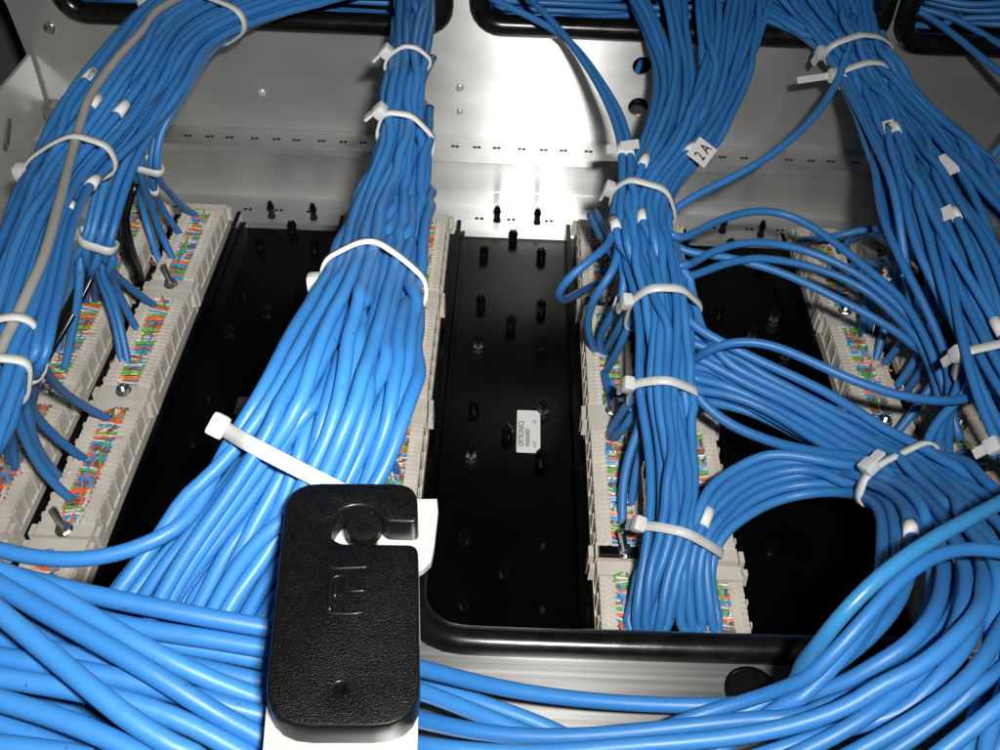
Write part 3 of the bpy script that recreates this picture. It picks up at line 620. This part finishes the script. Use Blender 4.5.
cable(px([(596, 212, 58), (607, 232, 64), (622, 256, 70), (634, 290, 70), (644, 320, 64)]), 'E', pin=(1, 1))
cable(px([(602, 372, 19), (610, 392, 28), (616, 414, 19)]), 'E', port=False)
cable(px([(686, 366, 60), (712, 345, 78), (740, 338, 82), (770, 342, 82), (820, 366, 80), (860, 384, 78), (902, 397, 76), (944, 403, 74), (972, 399, 72), (996, 388, 68), (1040, 360, 60)]), 'E', label='single bright blue cable arching over the others to the right tie')
# F: right bundle
F_k = [(730, -50, 880, -50, 136, 14), (775, 0, 876, 0, 120, 16), (830, 52, 884, 56, 108, 22), (846, 85, 902, 84, 101, 24), (862, 130, 950, 128, 97, 24), (874, 190, 1000, 188, 94, 26), (892, 255, 1050, 250, 90, 28), (925, 330, 1080, 330, 82, 28), (955, 400, 1110, 400, 74, 28), (990, 480, 1150, 480, 66, 28)]
bundle('F', 28, F_k, 8, .24, tails={
    0: dict(cut=5, port=False, p=[(878, 195, 90), (884, 222, 88), (897, 254, 84), (917, 290, 78), (934, 325, 70), (949, 362, 62), (950, 410, 56), (948, 462, 54), (960, 520, 60)]),
    1: dict(cut=5, p=[(886, 200, 84), (896, 238, 74), (903, 270, 56), (890, 310, 40), (874, 366, 19)]),
    2: dict(cut=6, p=[(905, 262, 80), (912, 300, 64), (905, 340, 40), (881, 367, 19)]),
    3: dict(cut=6, p=[(923, 245, 80), (930, 290, 66), (925, 345, 44), (895, 389, 19)]),
    4: dict(cut=6, p=[(936, 240, 82), (942, 290, 68), (935, 350, 46), (906, 392, 19)]),
    5: dict(cut=7, port=False, p=[(960, 330, 76), (978, 385, 70), (947, 408, 66), (933, 423, 62), (921, 455, 58), (930, 500, 60)]),
    6: dict(cut=7, port=False, p=[(965, 330, 74), (960, 390, 66), (944, 414, 60), (935, 455, 56), (944, 500, 60)])})
bundle('F', 7, [(650, -40, 740, -40, 124, 8), (720, -5, 770, 0, 116, 10), (770, 18, 815, 30, 112, 12), (834, 52, 876, 58, 106, 16), (850, 95, 895, 95, 99, 18), (872, 150, 930, 148, 94, 20), (905, 230, 975, 225, 88, 20), (940, 300, 1010, 295, 82, 20), (980, 380, 1060, 380, 76, 20), (1040, 480, 1120, 480, 66, 20)], 9, .12,
       tails={0: dict(cut=6, port=False, p=[(893, 234, 78), (919, 245, 80), (938, 273, 80), (958, 302, 80), (980, 356, 78), (1004, 392, 76), (1040, 450, 70)])})
bundle('F', 10, [(800, -50, 876, -50, 134, 8), (820, 0, 878, 0, 119, 10), (846, 52, 886, 56, 106, 12), (866, 88, 908, 84, 97, 16), (900, 130, 958, 126, 90, 20), (940, 190, 1020, 186, 86, 22), (970, 255, 1070, 250, 82, 22), (990, 330, 1100, 330, 76, 22), (1010, 400, 1130, 400, 68, 22), (1040, 480, 1160, 480, 60, 22)], 10, .26)
for L in ([(800, 240, 30), (840, 236, 50), (876, 226, 52), (905, 240, 60), (930, 270, 64)], [(838, 252, 22), (860, 232, 40), (884, 240, 54), (918, 270, 62)], [(845, 268, 22), (872, 262, 38), (896, 264, 50), (925, 300, 60)], [(846, 282, 22), (880, 258, 42), (905, 280, 54), (930, 320, 58)],
          [(862, 335, 19), (864, 315, 36), (862, 295, 44), (880, 280, 52)], [(868, 335, 19), (871, 312, 36), (872, 290, 44), (890, 275, 52)],
          [(954, 463, 40), (962, 452, 46), (974, 447, 48), (992, 448, 46), (1020, 470, 40)], [(880, 450, 19), (905, 425, 30), (935, 380, 44), (960, 350, 56)],
          [(980, 172, 70), (1000, 148, 82), (1030, 110, 92)]):
    cable(px(L), 'F3', port=L[0][2] < 24)
# slot at the top right
for L, lab in (([(840, -20, 122), (883, 2, 120), (912, 6, 119), (952, 33, 114), (1000, 73, 108), (1050, 110, 104)], 'lower of two blue cables leaving the frame past the top right slot'), ([(840, -8, 118), (880, 2, 116), (912, 6, 114), (952, 18, 112), (1000, 44, 108), (1050, 75, 104)], 'upper of two blue cables leaving the frame past the top right slot'),
          ([(876, 50, 100), (886, 33, 104), (906, 24, 108), (930, 27, 103)], 'dark blue cable end curling into the top right slot')):
    cable(px(L) + ([py(944, 24, 522), py(962, 14, 540)] if 'curling' in lab else []), 'F3', label=lab, free='curling' in lab)
for k in range(4):
    cable([py(920 + 5 * k, -6 + 7 * k, 538 + 3 * k), py(965, 6 + 5 * k, 530 + 4 * k), py(1010, 2 + 8 * k, 528), py(1080, -10 + 6 * k, 540)], 'G', free=True)
# G: cables running sideways behind the slots
for k in range(9):
    v = -22 + 5.2 * k + random.uniform(-2, 2); y = 534 + (k % 3) * 6
    cable([py(40, v - 8 + random.uniform(-5, 5), y + 12), py(180, v + random.uniform(-5, 5), y), py(300, v + 2 + random.uniform(-4, 4), y), py(400, v + 5 + random.uniform(-4, 4), y), py(560, v + 10, y + 12), py(660, v + 9 + random.uniform(-6, 6), y), py(800, v + 16 + random.uniform(-6, 6), y + 8), py(900, v + 18, y + 12)], 'G', free=True)
cable([py(628, 90, 533), py(640, 66, 529), py(650, 40, 531), py(660, 0, 545)], 'G', free=True)
cable([py(622, 120, 536), py(640, 98, 529), py(655, 86, 531), py(690, 40, 545)], 'G', free=True)
# corrugated dark blue cable at the outer left edge
cable([py(14, -30, 520), py(22, 10, 519), py(28, 40, 518), py(33, 64, 518), py(40, 85, 530)], 'G2', free=True, label='dark blue cable at the edge of the plate, top left corner')

# ---- resample, then push touching cables apart so that none passes through another
Ps = []; cid = []; pin = []; anc = []
for i, c in enumerate(CAB):
    P = spline(c['K'], 0.0036); c['n'] = len(P); Ps.append(P); cid += [i] * len(P)
    w_ = np.zeros(len(P), bool)
    if c['pin'][0]: w_[:2] = True
    if c['pin'][1]: w_[-2:] = True
    pin.append(w_)
X = np.vstack(Ps); X0 = X.copy(); cid = np.array(cid); pin = np.concatenate(pin); rad_ = np.array([CAB[i]['r'] for i in cid]); free = np.array([CAB[i]['free'] for i in cid])
first = np.r_[True, cid[1:] != cid[:-1]]; last = np.r_[cid[1:] != cid[:-1], True]; mid = ~(first | last) & ~pin
midx = np.where(mid)[0]
def repel(X, D=2 * 0.0021 + 0.0002):
    cs = D * 1.02; q = np.floor(X / cs).astype(np.int64) + 2000
    key = (q[:, 0] * 8192 + q[:, 1]) * 8192 + q[:, 2]
    order = np.argsort(key, kind='stable'); ks = key[order]; N_ = len(X); mv = np.zeros_like(X); cnt = np.zeros(N_)
    for dx in (-1, 0, 1):
        for dy in (-1, 0, 1):
            for dz in (-1, 0, 1):
                nk = key + (dx * 8192 + dy) * 8192 + dz
                s = np.searchsorted(ks, nk, 'left'); e = np.searchsorted(ks, nk, 'right'); mxn = int((e - s).max())
                for k in range(mxn):
                    ok = np.where(s + k < e)[0]; j = order[(s + k)[ok]]
                    g = cid[ok] != cid[j]; ok = ok[g]; j = j[g]
                    d = X[ok] - X[j]; L_ = np.linalg.norm(d, axis=1); rr = rad_[ok] + rad_[j] + .0001
                    g = (L_ < rr) & (L_ > 1e-7); ok = ok[g]; d = d[g]; L_ = L_[g]; rr = rr[g]
                    np.add.at(mv, ok, d / L_[:, None] * ((rr - L_) * .5)[:, None]); np.add.at(cnt, ok, 1)
    return mv / np.maximum(1, cnt * .6)[:, None]
near_end = np.zeros(len(X), bool)
for i, c in enumerate(CAB):
    ii = np.where(cid == i)[0]
    if c['port']: near_end[ii[-7:]] = True
    if c['b'] == 'F3': near_end[ii[:7]] = True
for it in range(46):
    mv = repel(X); mv[pin] = 0; X = X + mv * .85
    if it < 40:
        lap = np.zeros_like(X); lap[midx] = (X[midx - 1] + X[midx + 1]) / 2 - X[midx]; X = X + lap * .30
        X[midx] += (X0[midx] - X[midx]) * .02
    nf = ~free & ~pin
    zf = np.where(near_end, .014, RC + .001); strip = np.zeros(len(X), bool)
    for x0 in PAIRX: strip |= (X[:, 0] > x0 - .003) & (X[:, 0] < x0 + 2 * SW + GAP + .003) & (X[:, 1] < .462)
    zf = np.where(strip & ~near_end, ZT + RC, zf)
    zf = np.where((X[:, 0] > -.045) & (X[:, 0] < .14) & (X[:, 1] < .165) & (X[:, 1] > .05) & (X[:, 2] > .05), .0855 + RC, zf)
    low = nf & (X[:, 2] < zf); X[low, 2] += (zf[low] - X[low, 2]) * .6
    und = nf & (X[:, 0] > -.050) & (X[:, 0] < -.006) & (X[:, 1] > .070) & (X[:, 1] < .146) & (X[:, 2] > .157 - RC); X[und, 2] = .157 - RC
    bk = nf & (X[:, 1] > YP - .006 - RC) & (X[:, 2] < .105); X[bk, 1] = YP - .006 - RC

LAB = {'A1': ('blue network cable in the big bundle sweeping down the upper left', 'cables of the upper left bundle'),
       'A2': ('blue network cable of the left branch, dropping to the wire blocks', 'cables of the left side branch'),
       'A3': ('blue network cable in the short branch tied above the top left block', 'cables of the top left branch'),
       'B': ('blue network cable in the thick centre bundle coming down from the top slot', 'cables of the centre bundle'),
       'B2': ('blue network cable on the right flank of the thick centre bundle', 'cables of the centre bundle, right flank'),
       'C': ('blue network cable crossing the bottom left towards the black clip', 'cables crossing the bottom left'),
       'D': ('blue network cable in the big loops at the lower right', 'cables looping at the lower right'),
       'E': ('blue network cable in the tied bundle right of centre', 'cables of the centre right bundle'),
       'F': ('blue network cable in the bundle running down the right edge', 'cables of the right bundle'),
       'F3': ('short blue cable run in the shadowed tangle at the far right', 'loose cables at the far right'),
       'G': ('blue network cable running sideways behind the black edged slots', 'cables behind the slots'),
       'G2': ('dark blue cable at the top left', 'cables behind the slots')}
off = 0; WHT = M['paper']
# ordinal labels where a cable can be followed to its end or past a landmark
ORD = ['first', 'second', 'third', 'fourth', 'fifth', 'sixth', 'seventh', 'eighth', 'ninth', 'tenth', 'eleventh', 'twelfth', 'thirteenth', 'fourteenth', 'fifteenth', 'sixteenth', 'seventeenth', 'eighteenth', 'nineteenth', 'twentieth', 'twenty-first', 'twenty-second', 'twenty-third', 'twenty-fourth', 'twenty-fifth', 'twenty-sixth', 'twenty-seventh', 'twenty-eighth', 'twenty-ninth', 'thirtieth', 'last']
def pix(P):
    d = P - CAM; w_ = d @ _W; return 500 + FPX * (d @ CR) / w_, 375 - FPX * (d @ CU) / w_
def rank(cs, val, phrase):
    for k, c in enumerate(sorted(cs, key=val)): c['lab2'] = phrase % ORD[min(k, 30)]
_o = 0
for c in CAB: c['P'] = X[_o:_o + c['n']]; _o += c['n']
def at_u(c, u0):
    u, v = pix(c['P']); return v[int(np.abs(u - u0).argmin())]
def at_v(c, v0):
    u, v = pix(c['P']); return u[int(np.abs(v - v0).argmin())]
def endv(c): return pix(c['P'][-1:])[1][0]
un = [c for c in CAB if not c['label']]
rank([c for c in un if c['b'] == 'C'], lambda c: at_u(c, 15), 'blue cable crossing the bottom left, %s from the top at the left edge')
rank([c for c in un if c['b'] == 'D'], lambda c: max(pix(c['P'])[0]), 'blue cable looping at the lower right, %s loop counted from the inside')
rank([c for c in un if c['b'] == 'A2'], endv, 'blue cable of the left branch ending on the blocks, %s end from the top')
rank([c for c in un if c['b'] == 'A3'], endv, 'blue cable in the short top left branch, %s end from the top')
rank([c for c in un if c['b'] == 'A1' and c['port']], endv, 'blue cable curving from the left bundle onto a block, %s end from the top')
rank([c for c in un if c['b'] == 'E' and c['port']], endv, 'blue cable of the centre right bundle ending on a block, %s end from the top')
rank([c for c in un if c['b'] == 'E' and not c['port'] and c['P'][-1][0] > .15], lambda c: at_u(c, 760), 'blue cable arching from centre right bundle to the far right, %s from the top')
rank([c for c in un if c['b'] == 'F' and c['port']], endv, 'blue cable of the right bundle ending on a block, %s end from the top')
rank([c for c in un if c['b'] == 'E' and not c['port'] and 'lab2' not in c], lambda c: at_v(c, 250), 'blue cable in the tied bundle right of centre, %s from the left between ties')
rank([c for c in un if c['b'] == 'G'], lambda c: pix(c['P'])[1].mean(), 'blue cable running sideways behind the black edged slots, %s from the top')
rank([c for c in un if c['b'] == 'F3'], lambda c: pix(c['P'])[0].mean(), 'short blue cable in the shadowed tangle at the far right, %s from the left')
rank([c for c in un if c['b'] == 'B'], lambda c: at_v(c, 400), 'blue cable of the thick centre bundle, %s from the left above the black clip')
rank([c for c in un if c['b'] == 'B2'], lambda c: at_v(c, 380), 'blue cable on the right flank of the thick centre bundle, %s from its left')

def conductors_tip(P, rs):
    mb = MB(); e = P[-1]; d = P[-1] - P[-3]; d /= np.linalg.norm(d)
    for k in range(8):
        a = np.array([rs.uniform(-.0012, .0012), rs.uniform(-.0012, .0012), 0.0]); s = rs.uniform(-1, 1)
        q = e + np.array([rs.choice((-1, 1)) * rs.uniform(.002, .005), s * .005, rs.uniform(.001, .004)])
        mb.tube(spline([e - d * .002 + a, e + d * .0015 + a, q], .0015), .00055, 5, k % 4 if k % 2 else 4)
    return mb.build('stripped_conductors', [M[k] for k in COLS] + [M['wwhite']], True)
for i, c in enumerate(CAB):
    P = X[off:off + c['n']]; off += c['n']; c['P'] = P
    near = np.linalg.norm(P - CAM, axis=1).min()
    V, Fc = tube_geo(P, c['r'], 14 if near < .3 else 10)
    org = P[len(P) // 2]
    o = link('network_cable', mesh('network_cable', V - org, Fc, M[c['m']], True), None, tuple(org)); c['o'] = o
    lab, grp = LAB[c['b']]; lab = c.get('lab2') or lab
    if c['label']: tag(o, c['label'], 'cable')
    else: tag(o, lab, 'cable', grp)
    if c['port']:
        w2 = link('stripped_conductors', conductors_tip(P - org, random.Random(i)), o); w2['kind'] = 'stuff'

# ------------------------------------------------------------------ cable ties
def hull(pts):
    pts = sorted(set(map(tuple, np.round(pts, 7))))
    def half(ps):
        h = []
        for p in ps:
            while len(h) > 1 and (h[-1][0] - h[-2][0]) * (p[1] - h[-2][1]) - (h[-1][1] - h[-2][1]) * (p[0] - h[-2][0]) <= 0: h.pop()
            h.append(p)
        return h
    a, b = half(pts), half(pts[::-1]); return np.array(a[:-1] + b[:-1])
def tie(keys, at, head, rmax, label, width=0.0036, tail=0.004, tail_dir=None, maxd=None):
    P0 = pz(*at); sel = []; tans = []
    for c in CAB:
        if c['b'] not in keys: continue
        d = np.linalg.norm(c['P'] - P0, axis=1); j = int(d.argmin())
        if d[j] < rmax: 
            t = c['P'][min(j + 2, len(d) - 1)] - c['P'][max(j - 2, 0)]; t /= np.linalg.norm(t) + 1e-9
            if tans and t @ tans[0] < 0: t = -t
            sel.append(c); tans.append(t)
    if not sel: print('TIE EMPTY', label); return
    n = np.mean(tans, axis=0); n /= np.linalg.norm(n)
    vd = P0 - CAM; vd /= np.linalg.norm(vd)
    a = np.cross(n, vd); a /= np.linalg.norm(a); b = np.cross(n, a)
    if b @ vd > 0: b = -b                                    # b points to the lens
    pts = []
    for c in sel:
        h_ = (c['P'] - P0) @ n; dist = np.linalg.norm(c['P'] - P0, axis=1)
        d = np.abs(h_) + np.where(dist < rmax * 1.15, 0, 9); j = int(d.argmin())
        if abs(h_[j]) > .004: continue
        q = c['P'][j] - P0; q = q - n * (q @ n)
        for k in range(12):
            th = k * math.pi / 6; pts.append((q @ a + (c['r'] + .0005) * math.cos(th), q @ b + (c['r'] + .0005) * math.sin(th)))
    if len(pts) < 12: print('TIE THIN', label); return
    Hh = hull(np.array(pts)); Hc = np.vstack([Hh, Hh[:1]])
    L = np.r_[0, np.cumsum(np.linalg.norm(np.diff(Hc, axis=0), axis=1))]; m_ = 56
    s = np.linspace(0, L[-1], m_, endpoint=False); Q = np.stack([np.interp(s, L, Hc[:, k]) for k in range(2)], 1)
    for _ in range(3): Q = (np.roll(Q, 1, 0) + Q * 2 + np.roll(Q, -1, 0)) / 4
    cen = Q.mean(0); nr_ = np.roll(Q, -1, 0) - np.roll(Q, 1, 0); nr_ = np.stack([nr_[:, 1], -nr_[:, 0]], 1); nr_ /= np.linalg.norm(nr_, axis=1)[:, None] + 1e-12
    nr_ *= np.sign(((Q - cen) * nr_).sum(1).mean())
    V = []; hw = width / 2; th = .0011
    for k in range(m_):
        q = P0 + a * Q[k, 0] + b * Q[k, 1]; o_ = a * nr_[k, 0] + b * nr_[k, 1]
        V += [q - n * hw, q - n * hw * .9 + o_ * th, q + n * hw * .9 + o_ * th, q + n * hw]
    Fc = []
    for k in range(m_):
        j = (k + 1) % m_
        for e in range(4): f = (e + 1) % 4; Fc.append([k * 4 + e, k * 4 + f, j * 4 + f, j * 4 + e])
    hp = pz(head[0], head[1], at[2]) - P0; tgt = np.array([hp @ a, hp @ b + .004]); k = int(np.argmax((Q - cen) @ tgt / (np.linalg.norm(tgt) + 1e-9)))
    org = P0 + a * cen[0] + b * cen[1]
    t = empty('cable_tie', tuple(org)); tag(t, label, 'cable tie', 'white nylon cable ties')
    link('strap', mesh('strap', np.array(V) - org, Fc, M['tie'], True), t)
    o_ = a * nr_[k, 0] + b * nr_[k, 1]; tg = np.cross(n, o_); q = P0 + a * Q[k, 0] + b * Q[k, 1] + o_ * .0012
    if tg @ hp < 0: tg = -tg
    bm = bmesh.new(); bmesh.ops.create_cube(bm, size=1)
    Mx = Matrix(((tg[0] * .0054, n[0] * .0058, o_[0] * .0044), (tg[1] * .0054, n[1] * .0058, o_[1] * .0044), (tg[2] * .0054, n[2] * .0058, o_[2] * .0044))).to_4x4()
    bm.transform(Mx); bmesh.ops.translate(bm, vec=Vector(q + o_ * .0016 - org), verts=bm.verts)
    bmesh.ops.bevel(bm, geom=list(bm.edges), offset=.0011, segments=2, affect='EDGES', profile=.6)
    link('head', from_bm('head', bm, M['tie'], smooth=40), t)
    td = tg if tail_dir is None else np.array(tail_dir); td = td / np.linalg.norm(td)
    base = q + o_ * .0026 - org; sd_ = np.cross(td, o_); sd_ /= np.linalg.norm(sd_)
    V = [base + td * f * (tail + .003) + sd_ * e * .0018 + o_ * g for f in (0, 1) for e, g in ((-1, -.0006), (1, -.0006), (1, .0006), (-1, .0006))]
    link('tail', mesh('tail', V, [[0, 1, 5, 4], [1, 2, 6, 5], [2, 3, 7, 6], [3, 0, 4, 7], [4, 5, 6, 7], [0, 3, 2, 1]], M['tie']), t)
tie(('A1', 'A2', 'A3'), (196, 18, 120), (168, -14), .040, 'white cable tie at the very top around the upper left bundle')
tie(('A1',), (66, 168, 106), (36, 150), .030, 'white cable tie round the upper left bundle with the grey cable')
tie(('A3',), (147, 170, 80), (125, 170), .012, 'small white cable tie above the top left wire block')
tie(('A2',), (96, 245, 78), (72, 244), .014, 'white cable tie round the left branch beside the brown gap')
tie(('A1',), (18, 352, 110), (-30, 350), .022, 'white cable tie at the left edge above another one', tail=.002)
tie(('A1',), (4, 398, 106), (-20, 400), .022, 'lowest white cable tie at the left edge', tail=.002)
tie(('B',), (411, 64, 132), (400, 66), .014, 'small white cable tie near the top of the centre bundle')
tie(('B', 'B2'), (404, 140, 125), (394, 133), .018, 'white cable tie where the centre bundle gathers, above its fan')
tie(('B', 'B2'), (372, 278, 144), (308, 312), .030, 'large white cable tie round the middle of the thick centre bundle')
tie(('B', 'B2'), (300, 468, 155), (225, 452), .038, 'large white cable tie on the centre bundle just above the black clip', width=.0038)
tie(('E',), (640, 203, 87), (616, 198), .017, 'topmost white cable tie on the bundle right of centre')
tie(('E',), (660, 303, 75), (632, 298), .018, 'second white cable tie from the top on the bundle right of centre')
tie(('E',), (658, 392, 62), (626, 386), .018, 'third white cable tie from the top on the bundle right of centre')
tie(('E', 'D'), (672, 535, 46), (632, 530), .020, 'lowest white cable tie on the bundle right of centre')
tie(('D', 'C'), (898, 478, 64), (884, 462), .026, 'white cable tie with an upright tail on the loops at the right')
tie(('F',), (857, 54, 107), (826, 52), .022, 'white cable tie gathering the top of the right bundle')
tie(('F',), (860, 78, 103), (838, 76), .012, 'white cable tie with a long tail sticking left on the right bundle', tail=.013, tail_dir=(-1, -.1, -.15))
tie(('F',), (975, 366, 74), (948, 368), .016, 'white cable tie on the right bundle above the single arching cable')
tie(('F',), (1004, 462, 66), (985, 464), .018, 'white cable tie head at the right edge of the picture')

# black hook straps hanging by the left blocks
for L, lab in (([(132, 182, 80), (123, 215, 66), (127, 245, 48), (136, 272, 26), (138, 284, 20)], 'black strap hanging beside the top left wire blocks'), ([(104, 236, 70), (88, 275, 56), (66, 318, 44), (46, 352, 34), (38, 372, 26)], 'black strap slanting across the far left blocks')):
    P = spline(px(L), .004); org = P[len(P) // 2]; V, Fc = tube_geo(P, .0035, 8); V = np.array(V)
    ctr = np.repeat(P, 8, 0); d_ = V[:len(ctr)] - ctr; V[:len(ctr)] -= np.outer(d_ @ CU, CU) * .0 + np.outer(d_ @ _W, _W) * .75
    tag(link('hook_strap', mesh('hook_strap', V - org, Fc, M['trim'], True), None, tuple(org)), lab, 'strap')

# ------------------------------------------------------------------ paper markers wrapped round cables
def marker(at, keys, length, body=None, flag=0, txt=.0035):
    """a white sleeve round the frontmost cable nearest to a pixel, with an optional flag"""
    best = None
    for c in CAB:
        if c['b'] not in keys or c['free'] or c['m'] != 'cable': continue
        Pq = c['P']; dp = Pq - CAM; w_ = dp @ _W; uu = 500 + FPX * (dp @ CR) / w_; vv = 375 - FPX * (dp @ CU) / w_
        d = np.hypot(uu - at[0], vv - at[1]); d = np.where((np.arange(len(d)) < 3) | (np.arange(len(d)) > len(d) - 4), 999, d); j = int(d.argmin())
        sc_ = d[j] * .0025 + w_[j]
        if d[j] < 14 and (best is None or sc_ < best[0]): best = (sc_, c, j)
    if best is None: print('MARKER EMPTY', at); return
    _, c, j = best; nseg = max(1, int(length / .004 / 2)); P = c['P'][max(0, j - nseg):j + nseg + 1]; org = np.array(c['o'].location)
    V, Fc = tube_geo(P, c['r'] + .00045, 12); o = link('marker_sleeve', mesh('marker_sleeve', V - org, Fc, WHT, True), c['o'])
    ctr = P[len(P) // 2]; t = P[-1] - P[0]; t /= np.linalg.norm(t); vd = CAM - ctr; vd /= np.linalg.norm(vd); s = np.cross(vd, t); s /= np.linalg.norm(s); nn = np.cross(t, s)
    if t @ CR < 0: t, s = -t, -s
    if flag:
        sg = np.sign(flag); f = abs(flag); e = c['r'] + .0008
        V = []
        for q in (0, .0003):
            for x_, y_ in ((-.5, 0), (.5, 0), (.5, f), (-.5, f)): V.append(ctr + t * x_ * length + s * sg * y_ + nn * (e - q) - org)
        link('paper_flag', mesh('paper_flag', V, [[0, 1, 2, 3], [7, 6, 5, 4], [0, 4, 5, 1], [1, 5, 6, 2], [2, 6, 7, 3], [3, 7, 4, 0]], WHT), c['o'])
    if body:
        me = text_mesh(body, txt, M['ink']); tx = link('lettering', me, c['o'])
        base = ctr - t * length * .36 + nn * (c['r'] + .0011) - org + (s * (np.sign(flag) * abs(flag) * .25 - (txt * .7 if flag < 0 else 0)) if flag else -s * txt * .35)
        tx.matrix_local = Matrix(((t[0], s[0], nn[0], base[0]), (t[1], s[1], nn[1], base[1]), (t[2], s[2], nn[2], base[2]), (0, 0, 0, 1)))
marker((122, 107), ('A1', 'A2', 'A3'), .012)
marker((92, 76), ('A1',), .012, 'W08', txt=.003)
marker((92, 104), ('A1',), .010)
marker((70, 208), ('A1',), .014)
marker((98, 185), ('A2', 'A1'), .010)
marker((155, 190), ('A3',), .008)
marker((690, 146), ('E',), .015, '2 A', flag=-.010, txt=.0075)
marker((646, 163), ('E',), .011)
marker((628, 152), ('E',), .006, flag=.010)
marker((622, 150), ('E',), .006, flag=-.008)
marker((644, 216), ('E',), .009)
marker((612, 224), ('E',), .010, '9.0', txt=.0036)
marker((623, 305), ('E',), .008)
marker((706, 522), ('D',), .014)
marker((897, 128), ('F',), .009, '3/4', flag=.005, txt=.0046)
marker((955, 166), ('F',), .014, flag=.006)
marker((952, 216), ('F',), .008, flag=.005)
marker((992, 330), ('F',), .010)
marker((905, 528), ('D',), .012)
marker((838, 74), ('F',), .006)
marker((998, 24), ('F3',), .008)
print('cables', len(CAB), 'objects', len(bpy.data.objects))
